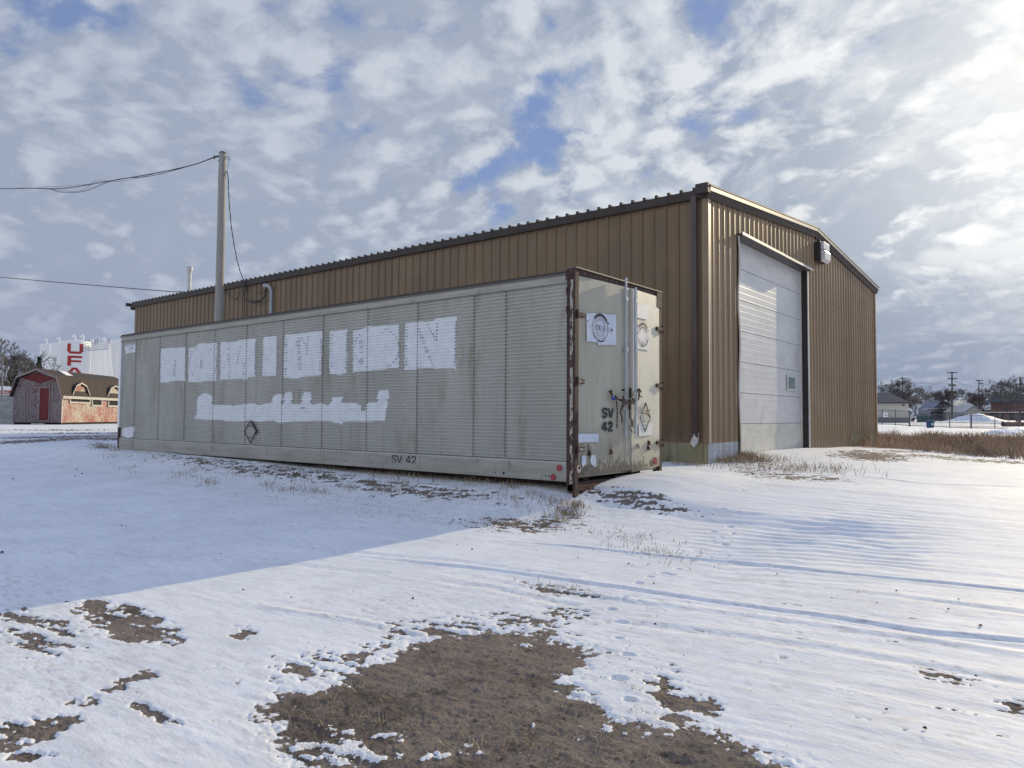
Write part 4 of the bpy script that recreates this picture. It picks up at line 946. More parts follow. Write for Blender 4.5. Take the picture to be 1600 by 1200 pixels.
def emblem(c, rad, par, strong):
    mb = MB()
    ringpoly(mb, c, rad * .93, rad, 0, 360, M['pinkring'] if strong else M['ghostl'], .0015); ringpoly(mb, c, rad * .57, rad * .62, 0, 360, M['pinkring'] if strong else M['ghostl'], .0015)
    ringpoly(mb, c, rad * (.86 if strong else .84), rad * 1.04, 35, 140, M['ink'], .002); ringpoly(mb, c, rad * .95, rad * 1.03, 245, 300, M['ink'], .002)
    ringpoly(mb, c, rad * .95, rad * 1.02, 205, 235, M['ink'], .0021); ringpoly(mb, c, rad * 1.02, rad * 1.12, 18, 30, M['ink'], .002)
    if not strong: ringpoly(mb, c, rad * .62, rad * .70, 20, 160, M['ink'], .0022); ringpoly(mb, c, rad * .95, rad * 1.04, 300, 350, M['ink'], .002); ringpoly(mb, c, rad * .60, rad * .90, 250, 290, M['pinkring'], .001)
    arc_text(mb, c, 'DOMINION', rad * .67, rad * .26, 90, 1, M['pinkring'] if strong else M['ghostl'], .0025, 1.1)
    arc_text(mb, c, 'CONSOLIDATED', rad * .88, rad * .20, 270, -1, M['pinkring'] if strong else M['ghostl'], .0025, 1.)
    if strong:
        vs, fs = text_pts('CK LI', rad * .52); mb.add([(c[0] + .003, c[1] + v[0] * .86, c[2] + v[1] - rad * .18) for v in vs], fs, M['ink'])
        vs, fs = text_pts('TRU', rad * .46); mb.add([(c[0] + .003, c[1] + v[0] - rad * 1.12, c[2] + v[1] - rad * .18) for v in vs], fs, M['ghostl'])
        vs, fs = text_pts('NES', rad * .46); mb.add([(c[0] + .003, c[1] + v[0] + rad * 1.15, c[2] + v[1] - rad * .2) for v in vs], fs, M['ghostl'])
        vs, fs = text_pts('LIMITED', rad * .17); mb.add([(c[0] + .003, c[1] + v[0], c[2] + v[1] - rad * .40) for v in vs], fs, M['pinkring'])
        mb.box((c[0] + .002, c[1] - rad * 1.65, c[2] + rad * .32), (c[0] + .0035, c[1] - rad * 1.45, c[2] + rad * .37), M['ink']); mb.box((c[0] + .002, c[1] + rad * 1.4, c[2] - rad * .1), (c[0] + .0035, c[1] + rad * 1.55, c[2] + rad * .05), M['ink'])
    else: mb.box((c[0] + .002, c[1] - rad * 1.15, c[2] - .0), (c[0] + .0035, c[1] - rad * .95, c[2] + rad * .12), M['ink']); mb.box((c[0] + .002, c[1] + rad * .9, c[2] - rad * .45), (c[0] + .0035, c[1] + rad * 1.2, c[2] - rad * .35), M['ghostl'])
    sl_ = leafx(1., par is dr) - leafx(0., par is dr); mb.v = [(v[0] + sl_ * (v[1] - c[1]) + .001, v[1], v[2]) for v in mb.v]
    mb.build('round_emblem', None, par)
c = onleaf(938.2, 512.3, .014); rad = (onleaf(938.2, 491, .014)[2] - onleaf(938.2, 534, .014)[2]) / 2
emblem(c, rad, dl, True)
c = onleaf(1004.8, 523, .016); rad2 = (onleaf(1004.8, 503.5, .016)[2] - onleaf(1004.8, 543, .016)[2]) / 2; emblem(c, rad2 * .92, dr, False)
# placard frames (diamonds)
def diamond(mb, T, L, Rr, B, r, m, inner=True):
    T, L, Rr, B = map(np.array, (T, L, Rr, B))
    for a, b_ in ((T, L), (L, B), (B, Rr), (Rr, T)): mb.tube([a, b_], r, 4, m)
    if inner: mb.tube([(T + L) / 2 * 1, (T + Rr) / 2], r * .6, 4, m); mb.tube([(B + L) / 2, (B + Rr) / 2], r * .6, 4, m)
mb = MB(); yp = TY - .012; f = lambda a, b: atY(a, b, yp)
diamond(mb, f(391, 657.5), f(381.5, 674), f(400, 673.5), f(391, 692.5), .009, M['rust']); mb.tube([f(393, 659), f(398.5, 667), f(397, 668.5)], .012, 4, M['ink']); mb.tube([f(398, 667), f(402, 674), f(399, 678)], .014, 4, M['ink'])
mb.build('placard_frame', None, tr_)
mb = MB(); f = lambda a, b: onleaf(a, b, .02)
diamond(mb, f(1009, 629.5), f(1000.3, 653), f(1016, 652.5), f(1008.5, 674.5), .009, M['rustpale']); mb.tube([f(1009, 630), f(1004.5, 642)], .010, 4, M['trim']); mb.tube([f(1010, 644), f(1016, 640)], .008, 4, M['rust']); mb.tube([f(1011, 646), f(1015.5, 652)], .010, 4, M['trim']); mb.tube([f(1006, 646), f(1012, 646)], .006, 4, M['rust'])
mb.build('placard_frame', None, dr)
# --- roller paint over the old lettering, following the corrugations
def intervals(poly, z):
    xs = []; n = len(poly)
    for i in range(n):
        (x0, z0), (x1, z1) = poly[i], poly[(i + 1) % n]
        if (z0 > z) != (z1 > z): xs.append(x0 + (x1 - x0) * (z - z0) / (z1 - z0))
    xs.sort(); return list(zip(xs[::2], xs[1::2]))
def paint(pts, m, nm, jit=.02, off=.0022, only=None, par=None, prob=1., mbi=None):
    poly = [(p[0], p[2]) for p in (atY(a, b, TY) for a, b in pts)]; mb = mbi or MB(); rr = random.Random(int(pts[0][0] * 7))
    j0 = j1 = 0
    for k in range(len(prof) - 1):
        if k % 4 == 0: j0, j1 = rr.uniform(-jit, jit), rr.uniform(-jit, jit)
        seg = k % 4
        if only is not None and seg not in only: continue
        if prob < 1 and rr.random() > prob: continue
        (za, oa), (zb2, ob) = prof[k], prof[k + 1]
        for a, b in intervals(poly, (za + zb2) / 2):
            a += j0; b += j1
            if b - a < .004: continue
            mb.add([(a, TY + oa - off, za), (b, TY + oa - off, za), (b, TY + ob - off, zb2), (a, TY + ob - off, zb2)], [(0, 1, 2, 3)], m)
    if mbi is None: return mb.build(nm, None, par or tr_)
z3 = lambda L: [(180 + a / 4, 400 + b / 4) for a, b in L]; z4s = lambda L: [(500 + a / 4, 450 + b / 4) for a, b in L]
patches = [z3([(285, 580), (440, 568), (440, 780), (340, 782), (338, 792), (280, 790)]), z3([(458, 575), (508, 565), (510, 548), (560, 545), (635, 540), (632, 778), (540, 782), (538, 790), (500, 788), (455, 788)]),
           z3([(658, 540), (740, 535), (825, 520), (880, 518), (875, 755), (830, 760), (825, 772), (770, 768), (655, 775)]), z3([(925, 505), (1010, 500), (1006, 750), (918, 755)]),
           z3([(1060, 492), (1190, 484), (1192, 475), (1293, 470), (1286, 745), (1170, 755), (1130, 768), (1052, 760)]), z3([(1342, 468), (1452, 460), (1447, 730), (1400, 742), (1337, 737)]),
           z4s([(208, 268), (245, 262), (300, 240), (490, 230), (493, 497), (400, 508), (205, 527)]), z4s([(530, 218), (700, 205), (730, 192), (855, 180), (848, 505), (690, 500), (528, 512)]),
           z3([(497, 1020), (515, 930), (505, 920), (520, 875), (560, 855), (603, 870), (605, 932), (680, 928), (740, 937), (800, 926), (870, 920), (890, 934), (975, 915), (990, 870), (1040, 858), (1045, 870), (1035, 930), (1050, 930), (1060, 852), (1105, 850), (1100, 925), (1160, 925), (1175, 850), (1222, 850), (1220, 930), (1280, 920), (1335, 935), (1360, 885), (1415, 880), (1418, 918), (1500, 920), (1530, 935), (1530, 965), (1555, 972), (1580, 918)])
           + z4s([(355, 715), (365, 640), (428, 640), (425, 700), (405, 770), (412, 832), (150, 835), (145, 852), (100, 845), (60, 830)]) + z3([(1280, 1030), (1100, 1035), (1030, 1045), (990, 1028), (900, 1035), (850, 1028), (720, 1036), (670, 1026)]),
           z3([(60, 560), (128, 548), (125, 600), (62, 612)]), z3([(45, 1075), (118, 1065), (115, 1125), (80, 1140), (42, 1125)])]
for i, p in enumerate(patches): paint(p, M['paint'], 'paint_patch', jit=.012 if i < 8 else .03)
# the old letters showing through the paint as broken dark lines
def ghost(mb, pts, wd, m, only=(1, 2, 3), prob=.8, faint=False):
    for (a, b) in zip(pts[:-1], pts[1:]):
        a = np.array(a, float); b = np.array(b, float); d = b - a; L = np.linalg.norm(d)
        if abs(d[1]) < abs(d[0]) * .35: poly = [tuple(a), tuple(b), tuple(b + [0, wd * .6]), tuple(a + [0, wd * .6])]
        else: wd2 = wd * 1.5; poly = [tuple(a), tuple(b), tuple(b + [wd2, 0]), tuple(a + [wd2, 0])]
        paint(poly, m, '', jit=.003, off=.0036, only=only, mbi=mb, prob=prob)
mb = side_mb; G, Gf = M['ghost'], M['ghostl']
def circ(cx, cy, rx, ry, a0, a1, n=14): return [(cx + rx * math.cos(R_(a)), cy + ry * math.sin(R_(a))) for a in np.linspace(a0, a1, n)]
ghost(mb, [(688, 498), (690, 460), (713, 498 - 40)][0:0] or [(711, 500), (709, 574)], 1.6, G, prob=.9)
ghost(mb, [(634.5, 511), (633, 572)], 1.2, G, prob=.6); ghost(mb, [(666, 505), (679, 531)], 1.2, G); ghost(mb, [(682, 504), (680.5, 532)], 1.2, G, prob=.7); ghost(mb, [(670, 560), (676, 572)], 1.0, G)
ghost(mb, circ(587, 544.5, 35, 33, -75, 75), 1.4, G, prob=.75); ghost(mb, circ(587, 544.5, 35, 33, 110, 250), .9, G, prob=.55)
ghost(mb, [(541, 519), (538.5, 577)], 1.4, G, prob=.85); ghost(mb, [(518, 520), (517, 576)], .9, G, prob=.5); ghost(mb, [(519, 519), (534, 517)], 2, G, only=None, prob=.35)
ghost(mb, [(499.5, 523), (498, 583)], 1.2, G, prob=.7); ghost(mb, [(446.5, 527), (445, 588)], 1.2, G, prob=.7); ghost(mb, [(466, 521), (479, 546)], 1, G, prob=.7); ghost(mb, [(480, 523), (478, 556)], 1, G, prob=.7)
ghost(mb, circ(316, 568, 21, 27, -85, 75), .9, G, prob=.65); ghost(mb, circ(316, 568, 21, 27, 100, 260), .8, G, prob=.5)
ghost(mb, [(398, 534), (397, 586)], 1.3, G, prob=.85); ghost(mb, [(375, 540), (368, 570)], .9, G, prob=.6); ghost(mb, [(380, 568), (379, 590)], 1, G, prob=.7); ghost(mb, [(432, 528), (431, 586)], .8, G, prob=.4)
ghost(mb, [(272, 562), (270, 590)], 2, Gf, only=None, prob=.7); ghost(mb, [(313, 560), (312, 576)], 2, Gf, only=None, prob=.8); ghost(mb, [(355, 544), (357, 590)], 2, Gf, only=None, prob=.5)
ghost(mb, [(560, 520), (562, 568)], 4, Gf, only=None, prob=.5); ghost(mb, [(650, 512), (668, 560)], 4, Gf, only=None, prob=.5); ghost(mb, [(462, 524), (466, 580)], 4, Gf, only=None, prob=.5)
ghost(mb, [(198, 541), (207, 539)], 3, Gf, only=None, prob=.9); ghost(mb, [(199, 546), (209, 543)], 2, G, only=None, prob=.5)
for px, py in ((318, 621), (317, 642), (400, 632), (420, 640), (470, 637), (600, 632), (545, 640)): ghost(mb, [(px, py), (px + 7, py)], 1, G, only=None, prob=.5)
mb.build('side_panel', None, tr_)

# ------------------------------------------------------------------ dry grass (blades), clods
def blades(name, pts, hgt, wid, m, label, seed=1, lean=.5, kind='stuff', cat=None):
    rr = np.random.RandomState(seed); n = len(pts); pts = np.array(pts)
    h = (hgt * (.45 + 1.0 * np.clip(fbm(pts[:, 0] * .8, pts[:, 1] * .8, 3) + .35, 0, 1)) if hgt > .4 else hgt) * rr.uniform(.45, 1.15, n); a = rr.uniform(0, 2 * np.pi, n); ln = h * lean * rr.uniform(.1, 1.3, n); wa = rr.uniform(0, np.pi, n)
    wx, wy = np.cos(wa) * wid, np.sin(wa) * wid; dx, dy = np.cos(a) * ln, np.sin(a) * ln
    b = pts
    v = np.zeros((n, 5, 3)); v[:, 0] = b - np.stack([wx, wy, 0 * wx + .01], 1); v[:, 1] = b + np.stack([wx, wy, 0 * wx - .01], 1)
    mid = b + np.stack([dx * .35, dy * .35, h * .6], 1); v[:, 2] = mid + np.stack([wx, wy, 0 * wx], 1) * .7; v[:, 3] = mid - np.stack([wx, wy, 0 * wx], 1) * .7
    v[:, 4] = b + np.stack([dx, dy, h * rr.uniform(.75, 1.0, n)], 1)
    base = (np.arange(n) * 5)[:, None]
    q = base + np.array([[0, 1, 2, 3]]); t = base + np.array([[3, 2, 4]])
    me = bpy.data.meshes.new(name); me.from_pydata(v.reshape(-1, 3).tolist(), [], q.tolist() + t.tolist()); me.materials.append(m)
    o = bpy.data.objects.new(name, me); sc.collection.objects.link(o); o['kind'] = kind; o['label'] = label
    if cat: o['category'] = cat
    return o
rg = np.random.RandomState(11)
# band of tall dry grass beyond the yard on the right
pts = []
f0 = np.array([-6.3, 25.8]); f1 = np.array([12., 8.5]); dv = (f1 - f0); Lf = np.linalg.norm(dv); dvn = dv / Lf; nv = np.array([-dvn[1], dvn[0]]) * (1 if (-dvn[1] * 0 + dvn[0]) > 0 else -1)
N = 62000
s = rg.uniform(-.35, 1.0, N) * Lf; t = rg.beta(1.1, 1.7, N) * 12
X = f0[0] + dvn[0] * s + nv[0] * t; Y = f0[1] + dvn[1] * s + nv[1] * t
cl = fbm(X * .9, Y * .9, 3) + .12
keep = (cl + rg.uniform(-.35, .35, N) > -.05) & ~((X < BX + .1) & (Y < BY + BW + .1))
X, Y, t = X[keep], Y[keep], t[keep]; Z = terrain(X, Y)
blades('dry_grass', np.stack([X, Y, Z], 1), .50, .012, M['grass'], 'band of tall brown dry grass beyond the yard at right', 5, .7)
# tufts at the trailer foot, by the building corner and on the bank
def tuft(px, py, n, r, h, seed, wid=.004, lean=1.1):
    c = gp(px, py); rr = np.random.RandomState(seed)
    return np.stack([c[0] + rr.normal(0, r, n), c[1] + rr.normal(0, r * .5, n), np.zeros(n)], 1)
T1 = []
for i in range(120):      # all along the trailer base
    px = 150 + (900 - 150) * rg.uniform() ** .8; py = 706 + (px - 185) * (768 - 706) / 700 + rg.uniform(-2, 10)
    T1.append(tuft(px, py, int(rg.uniform(3, 24)), .13, .1, i))
T1 = np.concatenate(T1 + [tuft(885, 774, 90, .10, .2, 901), tuft(899, 768, 80, .08, .2, 902), tuft(872, 778, 40, .10, .2, 903), tuft(160, 700, 120, .3, .2, 904), tuft(905, 760, 100, .08, .1, 905)])
T1[:, 2] = terrain(T1[:, 0], T1[:, 1])
blades('dry_grass', T1, .13, .004, M['grasspale'], 'thin dry grass poking through snow along the trailer foot', 6, 1.0)
T2 = np.concatenate([tuft(1150, 715, 800, .32, .2, 1), tuft(1175, 720, 350, .40, .2, 2), tuft(1135, 722, 400, .3, .2, 3), tuft(1040, 722, 60, .2, .2, 4), tuft(1075, 728, 140, .35, .2, 5), tuft(1280, 733, 90, .4, .2, 6), tuft(1220, 735, 160, .6, .2, 7), tuft(1240, 738, 120, .6, .2, 8), tuft(1330, 695, 120, .5, .1, 9), tuft(1345, 697, 120, .4, .1, 12)])
T2[:, 2] = terrain(T2[:, 0], T2[:, 1])
blades('dry_grass', T2, .20, .0045, M['grasspale'], 'clump of matted dry grass at the foot of the building corner', 7, 1.3)
T3 = np.concatenate([tuft(a, b, n, r, .1, int(a)) for a, b, n, r in ((985, 782, 160, .30), (1045, 797, 80, .3), (815, 820, 110, .4), (770, 790, 60, .3), (720, 780, 40, .3), (760, 778, 60, .15), (795, 781, 50, .15), (900, 792, 30, .1), (870, 924, 60, .2), (1015, 787, 120, .3), (640, 772, 60, .4), (560, 760, 50, .4), (500, 748, 50, .5), (420, 738, 40, .6), (860, 822, 80, .3))])
T3[:, 2] = terrain(T3[:, 0], T3[:, 1])
blades('dry_grass', T3, .06, .0035, M['grasspale'], 'short dead grass stubble on the snowy bank', 8, 1.6)
T4 = []
for i in range(75):
    a = rg.uniform(440, 1000); b = rg.uniform(1080, 1190); T4.append(tuft(a, b, int(rg.uniform(4, 14)), .05, .1, 300 + i))
T4 = np.concatenate(T4); T4[:, 2] = terrain(T4[:, 0], T4[:, 1])
blades('dry_grass', T4, .035, .0022, M['grasspale'], 'dead grass bits lying on the bare earth', 9, 2.4)
# clods and pebbles
mb = MB(); rr = random.Random(12)
def clod(px, py, r):
    r = r * .62; g = gp(px, py); vs = []; n = 6
    for k, (rad, zz2) in enumerate(((1., 0), (.8, .55), (.25, .9))):
        for j in range(n): a = 2 * math.pi * j / n + k * .4; q = r * rad * rr.uniform(.7, 1.2); vs.append((g[0] + q * math.cos(a), g[1] + q * math.sin(a), g[2] + .022 + zz2 * r * rr.uniform(.8, 1.1)))
    mb.add(vs, [(k * n + j, k * n + (j + 1) % n, (k + 1) * n + (j + 1) % n, (k + 1) * n + j) for k in range(2) for j in range(n)] + [tuple(2 * n + j for j in range(n))])
for px, py, r in ((737.5, 862, .022), (714, 855, .012), (903, 875, .016), (982, 885, .018), (1012.5, 886, .014), (1021.5, 916, .014), (838, 863, .010), (1024, 981, .018), (1532, 983, .018), (1401, 928, .015), (1482, 957, .014), (1498, 941, .01), (380, 926, .016), (455, 938, .013), (3, 867, .030), (190, 824, .02), (197, 824, .015), (240, 844, .014), (294, 861, .012), (345, 869, .012), (365, 804, .015), (1525, 1063, .012), (1446, 1146, .016), (1160, 762, .0), (1214, 901, .012), (1300, 939, .01), (1370, 947, .01), (1385, 1116, .012), (470, 818, .01), (905, 921, .012), (645, 940, .02), (120, 735, .03), (128, 742, .03), (117, 745, .025), (20, 750, .03)):
    if r: clod(px, py, r)
for i in range(260): clod(rr.uniform(430, 1100), rr.uniform(1000, 1195), rr.uniform(.003, .008))
for i in range(90): clod(rr.uniform(0, 1600), 800 + 390 * rr.random() ** 1.3, rr.uniform(.002, .006))
tag(mb.build('earth_clods', M['stone']), 'small dark clods and pebbles scattered over snow and earth', None, None, 'stuff')

# ------------------------------------------------------------------ left background: shed, wall, tanks, trees
DS = 54.0
def wp(px, d, dz=0): p = atD(px, 640, d); return np.array([p[0], p[1], dz])
c0 = atD(95, 662, DS); sz0 = c0[2]
az_side = R_(-3.0)            # bearing of the long side away from the camera
dside = FW * math.cos(az_side) + RT * math.sin(az_side); dfront = -(RT * math.cos(az_side) - FW * math.sin(az_side))
WS, LS = 3.45, 11.0; EV = atD(95, 618, DS)[2] - sz0; RG = 3.95
base = (c0[0], c0[1], sz0)
shed = thing('barn_shed', 'weathered red barn-style garden shed with brown gambrel roof and double doors', 'shed', base)
SP = lambda f, s_, z: np.array([c0[0], c0[1], sz0 + z]) + dfront * f + dside * s_
gam = [(0, EV), (.42, 3.35), (WS / 2, RG - .05), (WS - .42, 3.35), (WS, EV)]
mb = MB(); mb.prism([SP(0, 0, .08), SP(WS, 0, .08)] + [SP(f, 0, z) for f, z in gam[::-1]], dside * .08, M['osbd']); mb.build('front_wall', None, shed)
mb = MB(); mb.quad(SP(-.001, 0.05, .08), SP(-.001, LS, .08), SP(-.001, LS, EV), SP(-.001, .05, EV)); mb.quad(SP(WS, 0, .08), SP(WS, LS, .08), SP(WS, LS, EV), SP(WS, 0, EV)); mb.prism([SP(0, LS, .08), SP(WS, LS, .08)] + [SP(f, LS, z) for f, z in gam[::-1]], -dside * .05); mb.build('side_wall', M['osb'], shed)
mb = MB(); mb.box(SP(0, 0, 0) * 0, SP(0, 0, 0) * 0) if False else None
mb.prism([SP(.05, .1, -.2), SP(WS - .05, .1, -.2), SP(WS - .05, .1, .10), SP(.05, .1, .10)], dside * (LS - .2)); mb.build('skid', M['dark'], shed)
ov = [(-.16, EV - .12), (.30, 3.42), (WS / 2, RG + .05), (WS - .30, 3.42), (WS + .16, EV - .12)]
mb = MB()
for (a, b) in zip(ov[:-1], ov[1:]): mb.prism([SP(a[0], -.25, a[1]), SP(b[0], -.25, b[1]), SP(b[0], -.25, b[1] + .07), SP(a[0], -.25, a[1] + .07)], dside * (LS + .5))
rf = mb.build('gambrel_roof', M['shingle'], shed)
mb = MB(); p = SP(.9, 2.2, 3.66); mb.prism([SP(.75, 2.0, 3.62), SP(.75, 2.9, 3.62), SP(1.35, 2.9, 3.98), SP(1.35, 2.0, 3.98)], (0, 0, .05)); mb.build('snow_patch', M['tank'], rf)
mb = MB()
for (a, b) in zip(ov[:-1], ov[1:]): mb.prism([SP(a[0], -.29, a[1] - .10), SP(b[0], -.29, b[1] - .10), SP(b[0], -.29, b[1] + .06), SP(a[0], -.29, a[1] + .06)], dside * .035)
mb.build('barge_board', M['barntrimd'], shed)
mb = MB(); mb.prism([SP(-.17, -.1, EV - .22), SP(-.17, LS + .2, EV - .22), SP(-.17, LS + .2, EV - .02), SP(-.17, -.1, EV - .02)], dfront * .03); mb.build('fascia', M['barntrim'], shed)
mb = MB(); mb.prism([SP(-.02, -.012, .05), SP(-.02, .12, .05), SP(-.02, .12, EV - .2), SP(-.02, -.012, EV - .2)], -dfront * .02); mb.build('corner_board', M['barntrim'], shed)
mb = MB(); mb.prism([SP(.55, -.02, 3.30), SP(WS / 2 - .15, -.02, 2.95), SP(WS - .55, -.02, 3.35), SP(WS - .55, -.02, 3.42), SP(WS / 2, -.02, RG - .18)], dside * .01); mb.build('red_gable_patch', M['barnred'], shed)
# front doors
for a0, a1, mt, lb in ((1.62, 2.42, M['osbd'], 'bare weathered left door'), (.82, 1.60, M['barnred'], 'dark red right door')):
    mb = MB(); mb.prism([SP(a0, -.03, .22), SP(a1, -.03, .22), SP(a1, -.03, 2.62), SP(a0, -.03, 2.62)], dside * .02); dd = mb.build('door', mt, shed); dd['label'] = lb
    mb = MB()
    for q in ((a0, a0 + .06, .2, 2.68), (a1 - .06, a1, .2, 2.68)): mb.prism([SP(q[0], -.06, q[2]), SP(q[1], -.06, q[2]), SP(q[1], -.06, q[3]), SP(q[0], -.06, q[3])], dside * .025)
    mb.prism([SP(a0, -.06, 2.62), SP(a1, -.06, 2.62), SP(a1, -.06, 2.70), SP(a0, -.06, 2.70)], dside * .024); mb.prism([SP(a0, -.06, .16), SP(a1, -.06, .16), SP(a1, -.06, .24), SP(a0, -.06, .24)], dside * .024)
    mb.build('door_frame', M['barntrimd'], dd)
mb = MB(); mb.tube([SP(1.66, -.06, 1.38), SP(1.66, -.12, 1.38)], .05, 8); mb.build('door_knob', M['galv'], shed)
for f_ in (.66, 2.60): mb = MB(); mb.prism([SP(f_ - .03, -.03, .1), SP(f_ + .03, -.03, .1), SP(f_ + .03, -.03, 2.85), SP(f_ - .03, -.03, 2.85)], dside * .025); mb.build('door_surround', M['barntrimd'], shed)
# dormers and side windows; positions along the side from bearings
def side_s(px):   # distance along the side at a bearing
    u = (px - 800) / FPX; A = np.array([c0[0], c0[1]]); f_ = A @ FW[:2]; r_ = A @ RT[:2]; return (u * f_ - r_) / (dside[:2] @ RT[:2] - u * (dside[:2] @ FW[:2]))
for pa_, pb_ in ((111.5, 136), (166, 188)):
    s0, s1 = side_s(pa_), side_s(pb_); w_ = s1 - s0; m_ = (s0 + s1) / 2; zb0, zt0 = EV + .12, EV + .95
    shp = [(s0, zb0), (s0 + w_ * .17, zb0 + .58), (m_, zt0), (s1 - w_ * .17, zb0 + .58), (s1, zb0)]
    mb = MB(); mb.prism([SP(-.02, s_, z) for s_, z in shp], dfront * .6); dm = mb.build('dormer', M['osb'], shed)
    o2 = [(s0 - .12, zb0 - .02), (s0 + w_ * .18, zb0 + .67), (m_, zt0 + .07), (s1 - w_ * .18, zb0 + .67), (s1 + .12, zb0 - .02)]
    mb = MB(); mbt = MB()
    for (a, b), (c, d) in zip(zip(o2[:-1], o2[1:]), zip(o2[:-1], o2[1:])):
        mb.prism([SP(-.15, a[0], a[1]), SP(-.15, b[0], b[1]), SP(-.15, b[0], b[1] + .06), SP(-.15, a[0], a[1] + .06)], dfront * 1.1)
        mbt.prism([SP(-.19, a[0], a[1] - .05), SP(-.19, b[0], b[1] - .05), SP(-.19, b[0], b[1] + .06), SP(-.19, a[0], a[1] + .06)], dfront * .03)
    mb.build('dormer_roof', M['shingle'], dm); mbt.build('dormer_trim', M['barntrim'], dm)
for pa_, pb_, z0_, z1_ in ((109, 139, EV - .42, EV - .22), (143.5, 157.5, EV - .62, EV - .22), (169, 183, EV - .62, EV - .22)):
    s0, s1 = side_s(pa_), side_s(pb_)
    mb = MB(); mb.prism([SP(-.02, s0, z0_), SP(-.02, s1, z0_), SP(-.02, s1, z1_), SP(-.02, s0, z1_)], dfront * .01); wo = mb.build('window', M['dark'], shed)
    mb = MB(); mb.prism([SP(-.09, s0 - .1, z0_ - .13), SP(-.09, s1 + .1, z0_ - .13), SP(-.09, s1 + .1, z0_), SP(-.09, s0 - .1, z0_)], dfront * .06)
    for q in (s0 - .1, s1): mb.prism([SP(-.09, q, z0_), SP(-.09, q + .12, z0_), SP(-.09, q + .12, z1_), SP(-.09, q, z1_)], dfront * .06)
    mb.build('frame', M['barntrim'], wo)
# concrete block step
mb = MB(); mb.prism([SP(.9, -.9, -.15), SP(1.6, -.9, -.15), SP(1.6, -.9, .05), SP(.9, -.9, .05)], dside * .5); tag(mb.build('step_block', M['greywall']), 'low grey step block before the red shed doors', 'step block')
# grey wall left of the shed, low building with red band beyond it
p0, p1 = atD(-60, 660, 58), atD(27, 660, 56); zt1 = atD(27, 617, 56)[2]
mb = MB(); d_ = np.array(p1 - p0); mb.prism([p0 + ZU * -.2, p1 + ZU * -.2, np.array([p1[0], p1[1], zt1]), np.array([p0[0], p0[1], zt1])], FW * .25)
tag(mb.build('grey_wall', M['greywall']), 'plain grey stained wall left of the red shed', 'wall')
fs = thing('fuel_kiosk', 'low flat building with white roof edge and red sign band behind the grey wall', 'building', tuple(atD(0, 655, 84)))
def bbx(pxa, pxb, pya, pyb, d, depth): a = atD(pxa, pya, d); b = atD(pxb, pya, d); c = atD(pxb, pyb, d); e = atD(pxa, pyb, d); return [a, b, c, e], FW * depth
for nm, (a, b, c, d_), m_ in (('roof_edge', (-90, 27, 603.5, 610), M['tank']), ('sign_band', (-90, 26.5, 610.2, 615), M['ufared']), ('lower_edge', (-90, 25, 615.2, 620), M['siding']), ('wall', (-90, 24, 620.2, 652), M['sidingd'])):
    P_, e = bbx(a, b, c, d_, 84, 5 if nm != 'sign_band' else 5); mb = MB(); mb.prism(P_, e); ob_ = mb.build(nm, m_, fs)
    if nm == 'sign_band': sb_ = ob_
vs, fsx = text_pts('Petroleum', .42); ca = atD(4, 614.4, 83.93)
mb = MB(); mb.add([ca + RT * v[0] * .8 + ZU * v[1] for v in vs], fsx); mb.build('sign_text', M['tank'], sb_)
